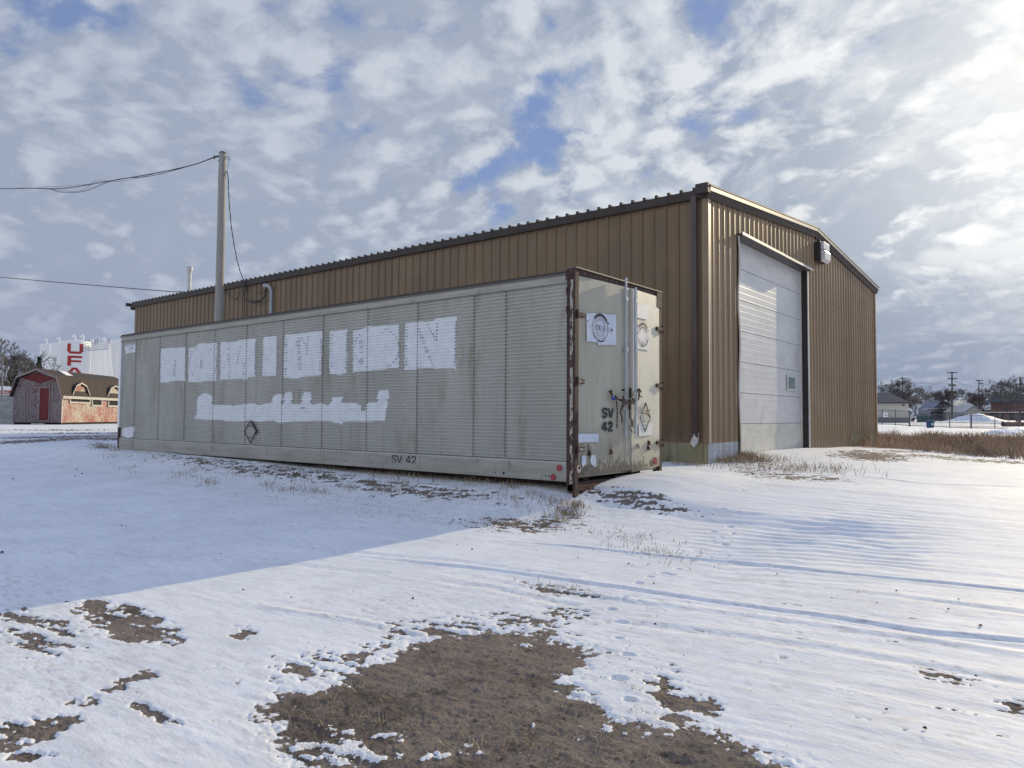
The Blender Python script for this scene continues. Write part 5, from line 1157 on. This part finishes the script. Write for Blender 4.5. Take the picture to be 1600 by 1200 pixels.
# tanks
DT_ = 105.0
def tank(pxa, pxb, pytop, d, label, lettering=False, seed=0, dome=True):
    a, b = atD(pxa, 600, d), atD(pxb, 600, d); c = (a + b) / 2; r = np.linalg.norm(b - a) / 2; zt0 = atD((pxa + pxb) / 2, pytop, d)[2]; zb0 = .5
    c = c + FW * r * .0; t_ = thing('storage_tank', label, 'storage tank', (c[0], c[1], zb0), 0, 'white fuel storage tanks behind the shed')
    mb = MB(); n = 64; vs = []
    for k in range(2):
        for j in range(n): an = 2 * math.pi * j / n; vs.append((c[0] + r * math.cos(an), c[1] + r * math.sin(an), (zb0, zt0)[k]))
    mb.add(vs, [(j, (j + 1) % n, n + (j + 1) % n, n + j) for j in range(n)]); mb.build('tank_shell', M['tank'], t_, smooth=True)
    mb = MB(); vs = [(c[0], c[1], zt0 + r * .12)]
    for kk, (q, hh_) in enumerate(((.6, .085), (.92, .03), (1.005, 0))):
        for j in range(n): an = 2 * math.pi * j / n; vs.append((c[0] + q * r * math.cos(an), c[1] + q * r * math.sin(an), zt0 + r * hh_ + .002))
    fs_ = [(0, 1 + j, 1 + (j + 1) % n) for j in range(n)] + [(1 + k * n + j, 1 + (k + 1) * n + j, 1 + (k + 1) * n + (j + 1) % n, 1 + k * n + (j + 1) % n) for k in range(2) for j in range(n)]
    mb.add(vs, fs_); mb.build('tank_roof', M['tank'], t_, smooth=True)
    rr2 = random.Random(seed)
    for q in ((-.1, .2), (.55, -.2))[:2 if r > 1.5 else 1]:
        x_, y_ = c[0] + RT[0] * r * q[0], c[1] + RT[1] * r * q[0]; z_ = zt0 + r * .08
        mb = MB(); mb.tube([(x_, y_, z_), (x_, y_, z_ + .62), (x_ - RT[0] * .12, y_ - RT[1] * .12, z_ + .82), (x_ - RT[0] * .34, y_ - RT[1] * .34, z_ + .78), (x_ - RT[0] * .38, y_ - RT[1] * .38, z_ + .5)], .10, 6); mb.build('vent_pipe', M['tank'], t_)
    if lettering:
        # blocky red letters wrapped round the shell, facing the yard
        f0_ = math.atan2(-c[1], -c[0]) ; rr3 = r + .02
        def put(mb, poly, w0, h0, z0_, dl=0.):
            # poly in unit square cells -> grid of small quads
            (x0, y0, x1, y1) = poly; nx = 8
            for i in range(nx):
                a0 = (x0 + (x1 - x0) * i / nx - .5) * w0; a1 = (x0 + (x1 - x0) * (i + 1) / nx - .5) * w0
                A = [(a0, y0), (a1, y0), (a1, y1), (a0, y1)]
                mb.add([(c[0] + rr3 * math.cos(f0_ + dl + u / rr3), c[1] + rr3 * math.sin(f0_ + dl + u / rr3), z0_ + v_ * h0) for u, v_ in A], [(0, 1, 2, 3)])
        W_ = 2.05; H_ = 1.42; dl = R_(-4)
        for let, pyb, rects in (('U', 552.5, [(0, .22, .24, 1), (.76, .22, 1, 1), (.06, .10, .94, .23), (.14, 0, .86, .11)]), ('F', 571.5, [(0.04, 0, .28, 1), (.28, .78, .95, 1), (.28, .36, .90, .56)]), ('A', 590, [(.30, .78, .70, 1), (.20, .6, .42, .80), (.58, .6, .80, .80), (.10, .35, .32, .62), (.68, .35, .90, .62), (.10, .26, .90, .44), (.02, 0, .26, .36), (.74, 0, .98, .36)])):
            z_ = atD(110, pyb, d - r)[2]
            mb = MB()
            for q in rects: put(mb, q, W_, H_, z_, dl)
            mb.build('letter_' + let.lower(), M['ufared'], t_)
    return t_, c, r, zt0
tank(62, 83, 538.5, 118, 'leftmost plain white storage tank in the group', seed=1)
tank(80, 104, 536.5, 113, 'second white storage tank from the left, behind the lettered one', seed=2)
tank(136, 153, 538.5, 122, 'narrow greyish tank right of the lettered tank under the walkway', seed=3)
tank(150, 176, 537, 120, 'grey white tank behind the ladder', seed=4)
tM = tank(97, 137.5, 534, 104, 'big white tank carrying red vertical letters UFA', True, seed=5)
tR = tank(172, 212, 533, 106, 'rightmost white tank beside the ladder, cut by the trailer edge', seed=6)
# spiral stair bands, catwalk and ladder
wk = thing('tank_walkway', 'steel walkway linking tank tops with ladder down at right', 'walkway', tuple(wp(155, 103, .5)))
mb = MB(); q = lambda a, b, d=102.5: atD(a, b, d)
for k in range(5): mb.tube([q(138, 547.5 - k * 2.6), q(150, 547 - k * 2.6), q(171, 544.5 - k * 2.6)], .05 if k == 0 else .022, 5, M['galv'])
for a in np.linspace(139, 170, 9): mb.tube([q(a, 547), q(a, 536.5)], .022, 4, M['galv'])
mb.build('railing', None, wk)
mb = MB()
for k in range(4): mb.tube([q(124, 551 - k * 3.2, 101.2), q(131, 549.5 - k * 3.8, 101.6), q(138, 546 - k * 3.2, 102.6)], .03, 4, M['wire'])
mb.build('spiral_stair', None, wk)
mb = MB(); L0, L1 = (q(168.5, 541), q(173.8, 590)), (q(171.5, 541), q(176, 590))
for a, b in (L0, L1): mb.tube([a, b], .05, 5)
for k in range(14): t = k / 13; mb.tube([L0[0] * (1 - t) + L0[1] * t, L1[0] * (1 - t) + L1[1] * t], .03, 4)
mb.tube([q(164.5, 547), q(166.5, 590)], .03, 4); mb.tube([q(163, 547), q(165, 590)], .03, 4); mb.build('ladder', M['tank'], wk)
for a, b in ((148.5, 531), (152, 529), (170.5, 528.5), (133.5, 530.5), (139, 531)): mb = MB(); mb.tube([q(a, b + 8, 110), q(a, b, 110)], .06, 5); mb.build('vent_pipe', M['wire'], wk)

# trees -------------------------------------------------------------
def bare_tree_meshes(seed, H=9., spread=1., levels=6, tw=.022, droop=0.):
    rr = random.Random(seed); tk = MB(); cr = MB()
    def grow(p, d, L, r, lv):
        n = 3; pts = [p]; q = p; dd = d.copy()
        for k in range(n):
            dd = (dd + Vector((rr.uniform(-.22, .22), rr.uniform(-.22, .22), rr.uniform(-.10, .16) - droop * lv * .04))).normalized(); q = q + dd * (L / n); pts.append(q)
        r1 = max(r * .66, tw * .7)
        (tk if lv < 2 else cr).tube(pts, [r + (r1 - r) * k / n for k in range(n + 1)], 6 if lv < 2 else 3, cap=False)
        if lv >= levels: return
        nb = rr.choice((2, 3, 3)) if lv < levels - 1 else 3
        for b in range(nb):
            ax = Vector((rr.uniform(-1, 1), rr.uniform(-1, 1), rr.uniform(-.3, .8))).normalized()
            nd = (dd * rr.uniform(.55, 1.0) + ax * rr.uniform(.5, .95) * spread).normalized()
            st = pts[rr.choice((2, 3, 3))]
            grow(st, nd, L * rr.uniform(.62, .84), r1 * rr.uniform(.62, .85), lv + 1)
    grow(Vector((0, 0, -.2)), Vector((0, 0, 1)), H * .26, H * .024, 0)
    return tk, cr
TREES = []
for sd_, mt, lv, sp in ((1, 'bark', 7, 1.), (2, 'barkg', 7, 1.1), (3, 'barkp', 7, .9), (5, 'bark', 6, 1.3)):
    tk, cr = bare_tree_meshes(sd_, 9., sp, lv, .028)
    a = tk.build('trunk', M[mt]); b = cr.build('crown', M[mt]); TREES.append((a, b, max(v[2] for v in cr.v), max(abs(v[0]) for v in cr.v)))
used = set()
def tree(px, pyb, pyt, d, var, label, rz, wide=1., group='bare trees', cat='tree'):
    b = atD(px, pyb, d); t = atD(px, pyt, d); H = t[2] - b[2]
    a, c, h0, w0 = TREES[var]; s_ = H / h0
    e = thing('bare_tree', label, cat, tuple(b), rz, group); e.scale = (s_ * wide, s_ * wide, s_)
    for o in (a, c):
        if var not in used: n = o
        else: n = o.copy(); sc.collection.objects.link(n)
        n.parent = e
    used.add(var); return e
GT = 'bare leafless trees along the far edge of town'
for px, pyb, pyt, d, var, rz, wd, lb in (
    (1393, 655, 592, 190, 0, .3, 1.0, 'tall bare tree rising behind the cream hip-roofed house'),
    (1412, 656, 601, 200, 2, 1.9, 1.1, 'dense dark bare tree behind the end of the cream house roof'),
    (1404, 656, 590, 210, 1, 2.7, .8, 'thin bare tree top beside the far double crossarm pole left of frame'),
    (1436, 658, 603, 175, 1, 2.2, 1.1, 'bare spreading tree just right of the cream house'),
    (1460, 657, 604, 185, 2, 4.0, 1.0, 'round dense bare tree left of the grey house'),
    (1470, 657, 606, 210, 0, 5.0, 1.0, 'bare tree behind the grey house, left of the big pole'),
    (1502, 657, 605, 195, 0, 1.1, 1.2, 'dark bushy bare tree behind the pale roof'),
    (1526, 657, 601, 215, 2, 3.3, 1.1, 'bare tree around the far slim pole'),
    (1545, 657, 609, 200, 2, .9, 1.2, 'low dense bare tree left of the large right tree'),
    (1514, 657, 611, 230, 1, 4.4, 1.3, 'faint bare tree far behind between two poles'),
    (1576, 659, 586, 160, 3, 2.0, .9, 'largest bare tree at right with wide pale crown'),
    (1566, 659, 592, 165, 1, 5.1, .9, 'bare tree merged with the left side of the largest tree'),
    (1606, 659, 588, 175, 0, .1, 1.0, 'bare tree cut by the right edge of the photo'),
    (1385, 656, 606, 220, 2, 3.9, 1.2, 'low bare tree top over the cream house ridge'),
    (1426, 657, 608, 230, 2, .7, 1.4, 'far low bare tree filling the gap right of the cream house roof'),
    (1450, 657, 611, 240, 2, 5.5, 1.4, 'far dusky bare tree left of the grey house gable'),
    (1482, 657, 610, 235, 0, 2.2, 1.4, 'far bare tree directly behind the big pole'),
    (1536, 657, 608, 240, 2, 1.4, 1.4, 'far dusky bare tree right of the slim pole'),
    (1556, 657, 612, 235, 2, 2.9, 1.4, 'far low bare tree behind the largest tree'),
    (1590, 659, 600, 230, 2, 4.9, 1.4, 'far bare tree behind the brown house')):
    tree(px, pyb, pyt, d, var, lb, rz, wd, GT)
GL_ = 'bare leafless trees behind the red shed'
for px, pyb, pyt, d, var, rz, wd, lb in (
    (35, 655, 536, 80, 3, 1.2, 1.1, 'crooked bare tree with curling limbs right behind the red shed gable'),
    (-8, 655, 522, 85, 1, .4, 1.1, 'bare tree at the left edge of the photo with fine twigs'),
    (52, 655, 548, 92, 0, 3.6, .8, 'thin bare tree next to the leftmost tank')):
    tree(px, pyb, pyt, d, var, lb, rz, wd, GL_)
def spruce(px, pyb, pyt, d, wpx, label, seed):
    b = atD(px, pyb, d); H = atD(px, pyt, d)[2] - b[2]; W = wpx / FPX * d / 2; rr = random.Random(seed)
    e = thing('spruce_tree', label, 'tree', tuple(b), 0, 'dark spruce trees behind the red shed')
    mb = MB(); mb.tube([tuple(b), (b[0], b[1], b[2] + H)], [.18, .02], 6); mb.build('trunk', M['bark'], e)
    mb = MB()
    for i in range(1500):
        t = rr.random() ** .8; z = b[2] + .5 + (H - .5) * t; R0 = 1.4 * W * (1 - t) ** .85 * rr.uniform(.35, 1.1) + .05; a = rr.uniform(0, 6.283)
        o = Vector((math.cos(a), math.sin(a), 0)); s_ = Vector((-o.y, o.x, 0)); w2 = rr.uniform(.10, .30)
        p = Vector((b[0], b[1], z)); q = p + o * R0 + Vector((0, 0, -R0 * .28)); pm = p + o * R0 * .45
        mb.add([pm - s_ * w2, pm + s_ * w2, q + Vector((0, 0, -.15)), q + s_ * w2 * .5 + Vector((0, 0, -.3)), pm + Vector((0, 0, -.25))], [(0, 2, 1), (1, 2, 3), (0, 4, 2)])
    mb.build('crown', M['needle'], e)
spruce(18, 655, 556, 98, 34, 'dark spruce left of the crooked bare tree', 1); spruce(58, 655, 557, 100, 30, 'dark spruce beside the leftmost tank', 2); spruce(-12, 655, 565, 98, 34, 'dark spruce at the left photo edge', 3); spruce(38, 655, 575, 102, 30, 'shorter dark spruce in the middle behind the bare tree', 4)
lp = thing('light_pole', 'slim grey light pole with short arm at the far left', 'light pole', tuple(atD(3.5, 655, 75)))
mb = MB(); mb.tube([atD(3, 655, 75), atD(3.5, 603, 75), atD(4, 552, 75)], [.09, .08, .05], 8, M['wire']); mb.build('mast', None, lp)
mb = MB(); mb.tube([atD(4, 557, 75), atD(7, 553, 75)], .03, 6, M['wire']); mb.build('arm', None, lp)

# ------------------------------------------------------------------ right background
def atg(px, py, d): return atD(px, py, d)
# cream hip-roofed house
DH = 150.
hb = atD(1395, 660, DH)
house = thing('hip_roof_house', 'cream sided house with grey hip roof behind the chain fence', 'house', tuple(hb))
def face(mb, pts, d, m=None, dep=.0):
    P_ = [atD(a, b, d) for a, b in pts]
    if dep: mb.prism(P_, FW * dep, m)
    else: mb.add(P_, [tuple(range(len(P_)))], m)
mb = MB(); face(mb, [(1330, 660), (1419.5, 660), (1419.5, 629), (1330, 629)], DH, M['siding'], 9.); 
for k in range(12): yy = 631 + k * 1.9; face(mb, [(1330, yy), (1419.6, yy), (1419.6, yy + .22), (1330, yy + .22)], DH - .04, M['barntrim'], .03)
mb.build('wall', None, house)
mb = MB(); face(mb, [(1330, 661), (1420, 661), (1420, 652.5), (1330, 652.5)], DH - .12, M['sidingd'], .08); mb.build('foundation', None, house)
e0, e1 = atD(1318, 628.5, DH - .6), atD(1422.5, 628.5, DH - .6); e2, e3 = e1 + FW * 10.2, e0 + FW * 10.2
r0, r1 = atD(1340, 613.5, DH + 4.5), atD(1389, 613.5, DH + 4.5)
mb = MB(); mb.add([e0, e1, e2, e3, r0, r1], [(0, 1, 5, 4), (1, 2, 5), (2, 3, 4, 5), (3, 0, 4)], M['asphroof']); face(mb, [(1318, 628.6), (1422.5, 628.6), (1422.5, 630), (1318, 630)], DH - .62, M['trim'], .1); mb.build('roof', None, house)
mb = MB(); face(mb, [(1411, 632), (1413.5, 632), (1413.5, 634), (1411, 634)], DH - .25, M['trim'], .2); mb.build('wall_light', None, house)
# grey gabled house in the middle
DG = 190.
gh = thing('gabled_house', 'blue grey gabled house with pale snow dusted roof behind the big pole', 'house', tuple(atD(1490, 658, DG)))
mb = MB(); face(mb, [(1462, 658), (1500, 658), (1500, 638), (1489, 634), (1474, 627), (1461, 638)], DG, M['grayhouse'], 8); face(mb, [(1500, 658), (1515, 658), (1515, 634), (1500, 638)], DG + .1, M['darkfence'], 8); mb.build('wall', None, gh)
mb = MB(); a = [atD(1474, 625.6, DG - .4), atD(1504, 625.6, DG + 5), atD(1523, 634, DG + 5), atD(1491, 634, DG - .4)]; mb.add(a + [p - ZU * .25 for p in a], [(0, 1, 2, 3), (7, 6, 5, 4), (0, 3, 7, 4), (3, 2, 6, 7)], M['snowroof'])
face(mb, [(1474, 625.6), (1491, 634), (1491, 635.2), (1474, 626.8)], DG - .5, M['trim'], .3); face(mb, [(1474, 625.6), (1459.5, 638), (1459.5, 639.2), (1474, 626.9)], DG - .5, M['trim'], .3); mb.build('roof', None, gh)
mb = MB(); face(mb, [(1448, 640), (1487, 638.2), (1487, 637), (1449, 638.6)], DG - 1.5, M['snowroof'], 2); face(mb, [(1450, 640.2), (1486, 638.6), (1486, 640.4), (1450, 641)], DG - 1.3, M['darkfence'], 1); mb.build('porch_roof', None, gh)
mb = MB(); 
for px in (1478, 1485, 1495): face(mb, [(px, 645), (px + 3, 645), (px + 3, 652), (px, 652)], DG - .1, M['tank'], .05)
mb.build('window', None, gh)
mb = MB(); face(mb, [(1455, 656), (1474, 656), (1474, 643), (1455, 643)], DG - 4, M['darkfence'], .3); tag(mb.build('board_fence', None), 'dark board fence in front of the blue grey house', 'fence')
gg = thing('small_garage', 'small pale gabled garage right of the grey house behind the snow pile', 'garage', tuple(atD(1520, 658, DG - 12)))
mb = MB(); face(mb, [(1509, 658), (1533, 658), (1533, 643.5), (1521.5, 635), (1509, 643.5)], DG - 12, M['barntrim'], 8); mb.build('wall', None, gg)
mb = MB(); a = [atD(1521.5, 634, DG - 12.4), atD(1536, 643.5, DG - 12.4)]; b = [p + FW * 9 for p in a]; c = atD(1507, 643.8, DG - 12.4); d_ = c + FW * 9
mb.add([a[0], a[1], b[1], b[0], c, d_], [(0, 1, 2, 3), (0, 3, 5, 4)], M['snowroof']); a2 = [np.array(v) for v in ()]; mb.build('roof', None, gg)
# distant sheds / low roofs on the right
lr = thing('long_low_shed', 'long low dark shed with snowy roof edge behind the trees at right', 'shed', tuple(atD(1560, 655, 205)))
mb = MB(); face(mb, [(1532, 655), (1590, 655), (1590, 641), (1532, 641)], 205, M['darkfence'], 6); mb.build('wall', None, lr)
mb = MB(); face(mb, [(1530, 640.8), (1592, 640.8), (1592, 639), (1530, 639)], 204, M['snowroof'], 8); mb.build('roof', None, lr)
rh = thing('brown_house', 'brown house partly hidden by the pole at the right photo edge', 'house', tuple(atD(1600, 658, 170)))
mb = MB(); face(mb, [(1583, 656), (1640, 656), (1640, 628), (1583, 628)], 170, M['rustpipe'], 8); mb.build('wall', None, rh)
mb = MB(); face(mb, [(1578, 628), (1645, 628), (1640, 616), (1590, 616)], 169.5, M['asphroof'], 9); mb.build('roof', None, rh)
hd = thing('snowy_hedge_wall', 'pale snow-capped stone wall between garage and right pole', 'wall', tuple(atD(1550, 658, 140)))
mb = MB(); rr = random.Random(9)
for k in range(14): px = 1533 + k * 5.2; face(mb, [(px, 657), (px + 5.1, 657), (px + 5.1, 645 + rr.uniform(-.6, .6)), (px, 645 + rr.uniform(-.6, .6))], 140 + rr.uniform(0, .4), M['rustpipe'] if k % 3 else M['darkfence'], .6)
mb.build('wall_stones', None, hd)
mb = MB()
for k in range(14): px = 1533 + k * 5.2; face(mb, [(px, 644.8), (px + 5.1, 644.8), (px + 5, 643.6), (px + .2, 643.9)], 139.9, M['snowroof'], .8)
mb.build('snow_cap', None, hd)
# parked vehicles far away (tiny)
def car(px, py, d, wpx, m, label):
    c = atD(px, py, d); e = thing('parked_car', label, 'car', tuple(c)); W = wpx / FPX * d; f_ = lambda u, z: c + RT * (u * W) + ZU * z
    mb = MB(); mb.prism([f_(-.5, .3), f_(.5, .3), f_(.5, .85), f_(.32, .95), f_(.2, 1.5), f_(-.22, 1.5), f_(-.36, .95), f_(-.5, .85)], FW * 1.8, m); mb.build('body', None, e)
    mb = MB(); mb.prism([f_(-.30, .98), f_(.27, .98), f_(.17, 1.42), f_(-.20, 1.42)], -FW * .03, M['glass']); mb.build('window', None, e)
    for u in (-.3, .3): mb = MB(); mb.tube([f_(u, .33) - FW * .05, f_(u, .33) + FW * .2], .33, 12, M['gasket']); mb.build('wheel', None, e)
car(1432, 657, 165, 14, M['vent'], 'small white car right of the cream house'); car(1503, 657, 172, 16, M['grayhouse'], 'grey car left of the snow pile'); car(1446, 658, 158, 12, M['rustpipe'], 'dark red car between cream house and green dumpster')
# green dumpster, blue bin
dm_ = thing('dumpster', 'dark green steel dumpster in the snow behind the fence', 'dumpster', tuple(atD(1448, 659.5, 118)))
mb = MB(); face(mb, [(1440, 659.5), (1459, 659.5), (1460, 651.5), (1439, 651.5)], 118, M['dumpster'], 1.4); mb.build('bin_body', None, dm_, bevel=.03)
mb = MB(); face(mb, [(1439, 651.4), (1460, 651.4), (1459, 650), (1441, 649.6)], 118, M['dumpster'], 1.4); mb.build('lid', None, dm_)
bb = thing('blue_bin', 'upright blue plastic bin on snow before the chain fence', 'bin', tuple(atD(1456, 668.5, 73)))
mb = MB(); a = [atD(1452.3, 668.5, 73), atD(1459.5, 668.5, 73), atD(1460.3, 658.5, 73), atD(1451.6, 658.5, 73)]; mb.prism(a, FW * .55, M['bin']); mb.build('bin_body', None, bb, bevel=.03)
mb = MB(); a = [atD(1451.2, 658.4, 72.95), atD(1460.7, 658.4, 72.95), atD(1459, 656.8, 73.1), atD(1452.2, 656.8, 73.1)]; mb.prism(a, FW * .58, M['bin']); mb.build('lid', None, bb, bevel=.02)
mb = MB(); face(mb, [(1455.5, 661), (1458.5, 661), (1458.5, 664.5), (1455.5, 664.5)], 72.98, M['vent'], .015); mb.build('sticker', None, bb)
# chain link fence
FD = 76.
fe = thing('chain_link_fence', 'chain link fence with dark posts across the snow at right', 'fence', tuple(atD(1440, 665, FD)))
posts = [(1378.5, 663, 639.5), (1399, 663.5, 640), (1421.3, 665.5, 642), (1450.5, 666.5, 646), (1484, 668, 646), (1517.5, 669, 647.5), (1554.5, 669.5, 648), (1592, 670, 649), (1630, 671, 650)]
for i, (px, pb2, pt2) in enumerate(posts):
    mb = MB(); r_ = .09 if i in (2, 5) else .045
    mb.tube([atD(px, pb2 + 1, FD), atD(px, pt2, FD)], r_, 6); mb.build('fence_post', M['wire'], fe)
mb = MB(); mb.tube([atD(1340, 642.5, FD)] + [atD(p[0], p[2] + 1.2, FD) for p in posts], .025, 4); mb.build('top_rail', M['wire'], fe)
mb = MB(); mb.tube([atD(1340, 662, FD)] + [atD(p[0], p[1] - .5, FD) for p in posts], .035, 4)
for k in range(0, 300):
    px = 1365 + k * .8; yb2 = np.interp(px, [p[0] for p in posts], [p[1] for p in posts]); yt2 = np.interp(px, [p[0] for p in posts], [p[2] + 1 for p in posts])
    for s_ in (-1, 1): mb.tube([atD(px, yb2, FD), atD(px + s_ * 14, yt2, FD)], .0032, 3, cap=False)
mb.build('wire_mesh', M['wire'], fe)
sg = thing('fence_sign', 'small white notice with blue lines wired to the chain fence', 'sign', tuple(atD(1383.5, 647, FD - .1)))
mb = MB(); face(mb, [(1380, 651.5), (1387, 651.5), (1387, 644), (1380, 644)], FD - .12, M['tank'], .02); mb.build('sign_board', None, sg)
mb = MB(); face(mb, [(1381.5, 645.8), (1385.7, 645.8), (1385.7, 645), (1381.5, 645)], FD - .125, M['inkblue'], .004); face(mb, [(1381.8, 649.4), (1386, 649.4), (1386, 648.4), (1381.8, 648.4)], FD - .125, M['inkblue'], .004); mb.build('sign_text', None, sg)
# snow piles
def pile(name, pts, d, depth, label, seed):
    top = [atD(a, b, d) for a, b in pts]; rr = np.random.RandomState(seed)
    n = 40; prof_x = np.linspace(pts[0][0], pts[-1][0], n); prof_y = np.interp(prof_x, [p[0] for p in pts], [p[1] for p in pts]); yb2 = pts[0][1]
    vs = []; m_ = 14
    for i in range(n):
        t = atD(prof_x[i], prof_y[i], d); b = atD(prof_x[i], yb2, d); H = max(t[2] - b[2], 0)
        for j in range(m_ + 1):
            u = j / m_ * 2 - 1; hh_ = H * max(0, 1 - abs(u) ** 1.25); c = b + FW * (u * depth)
            c = c + ZU * (hh_ + .06 * H * float(gnoise(np.array([prof_x[i] * .25 + seed]), np.array([u * 4.]))[0]) * 3 - .03)
            vs.append(c)
    k = m_ + 1; mb = MB(); mb.add(vs, [(i * k + j, i * k + j + 1, (i + 1) * k + j + 1, (i + 1) * k + j) for i in range(n - 1) for j in range(m_)])
    m = bpy.data.materials.get('pile_snow') or mat('pile_snow', (.82, .84, .88), .6, var=.03, bump=.4, bscale=2, dirt=(.6, .6, .6), dthr=(.62, .72), dscale=.7)
    tag(mb.build(name, m, None, smooth=True), label, 'snow pile')
pile('snow_pile', [(1482, 658), (1490, 655), (1500, 650.5), (1512, 648), (1522, 647), (1530, 645.8), (1537, 647.5), (1550, 651), (1562, 655), (1578, 658.3)], 96, 2.2, 'wide pointed snow pile behind the chain fence', 3)
pile('snow_pile', [(1525, 679), (1540, 676), (1552, 671.5), (1570, 668.5), (1592, 667), (1612, 668), (1650, 679)], 47, 1.5, 'blue shaded snow pile in front of the fence at right edge', 8)
cv = thing('culvert_pipe', 'rusty red brown culvert pipe lying on snow at right edge', 'pipe', tuple(atD(1575, 666, 78)))
mb = MB(); a, b = atD(1567.5, 663, 80), atD(1640, 662.5, 84); r_ = 3.6 / FPX * 80; mb.tube([a, b], r_, 16, M['rustpipe']); mb.build('pipe_shell', None, cv)
mb = MB(); mb.tube([a + RT * .0 - (b - a) / np.linalg.norm(b - a) * .02, a], r_ * .8, 16, M['dark']); mb.build('pipe_mouth', None, cv)
# utility poles
def upole(px, pyb, pyt, d, arms, label, r=.16, trans=False, leanpx=0):
    b, t = atD(px, pyb, d), atD(px + leanpx, pyt, d); e = thing('utility_pole', label, 'utility pole', tuple(b))
    mb = MB(); mb.tube([b, t], [r, r * .7], 8); mb.build('pole_shaft', M['wood'], e)
    for (pa2, pb3, py) in arms:
        mb = MB(); mb.tube([atD(pa2, py, d - .2), atD(pb3, py, d - .2)], .09 * d / 150, 4)
        for q in (pa2 + .5, pb3 - .5): mb.tube([atD(q, py + .3, d - .2), atD(q, py - 1.2, d - .2)], .07 * d / 150, 5)
        mb.build('crossarm', M['wood'], e)
    if trans:
        for q in (1484.3, 1491.5): mb = MB(); mb.tube([atD(q, 603.6, d - .3), atD(q, 600.3, d - .3)], .26, 10); mb.build('transformer', M['sidingd'], e)
    return e
upole(1487.5, 656, 581, 135, [(1480, 1495.5, 582.3), (1481.5, 1495.5, 591.5)], 'tallest dark utility pole with two crossarms and transformers', .17, True)
upole(1410.3, 655, 588.5, 215, [(1406, 1415.5, 591.5), (1407.5, 1415, 598)], 'far utility pole with two crossarms left of the big one', .17)
upole(1386, 655, 601, 260, [(1383, 1388.5, 601.8)], 'small far utility pole above the cream house ridge', .15)
upole(1529.5, 655, 594, 205, [(1524.5, 1535.5, 594.4), (1530, 1535.5, 599.3)], 'far slim utility pole between the big pole and right tree', .16)
upole(1594, 661, 589, 115, [(1594, 1612, 590.5)], 'utility pole at the right photo edge with one-sided arm', .15)
upole(1368.8, 650, 595, 120, [], 'plain short pole top showing beside the building corner', .09, leanpx=.6)
for i, (pts, lb) in enumerate((([(1340, 584, 240), (1410, 592, 214), (1487, 591, 135), (1529, 594.5, 204), (1594, 592, 116), (1680, 580, 90)], 'upper power line strung between the far poles'), ([(1380, 603, 250), (1412, 598.5, 214), (1488, 592, 135), (1535, 599.3, 204), (1620, 600, 190)], 'lower power line between the far poles'), ([(1340, 590, 120), (1369, 596, 120), (1386, 602, 258)], 'short wire from the corner pole to the small far pole'))):
    mb = MB(); W = [atD(*p) for p in pts]
    for a, b in zip(W[:-1], W[1:]):
        seg = [a * (1 - t) + b * t - ZU * (1.2 * 4 * t * (1 - t)) for t in np.linspace(0, 1, 9)]
        mb.tube(seg, .022, 3, cap=False)
    tag(mb.build('power_line', M['line']), lb, 'power line')
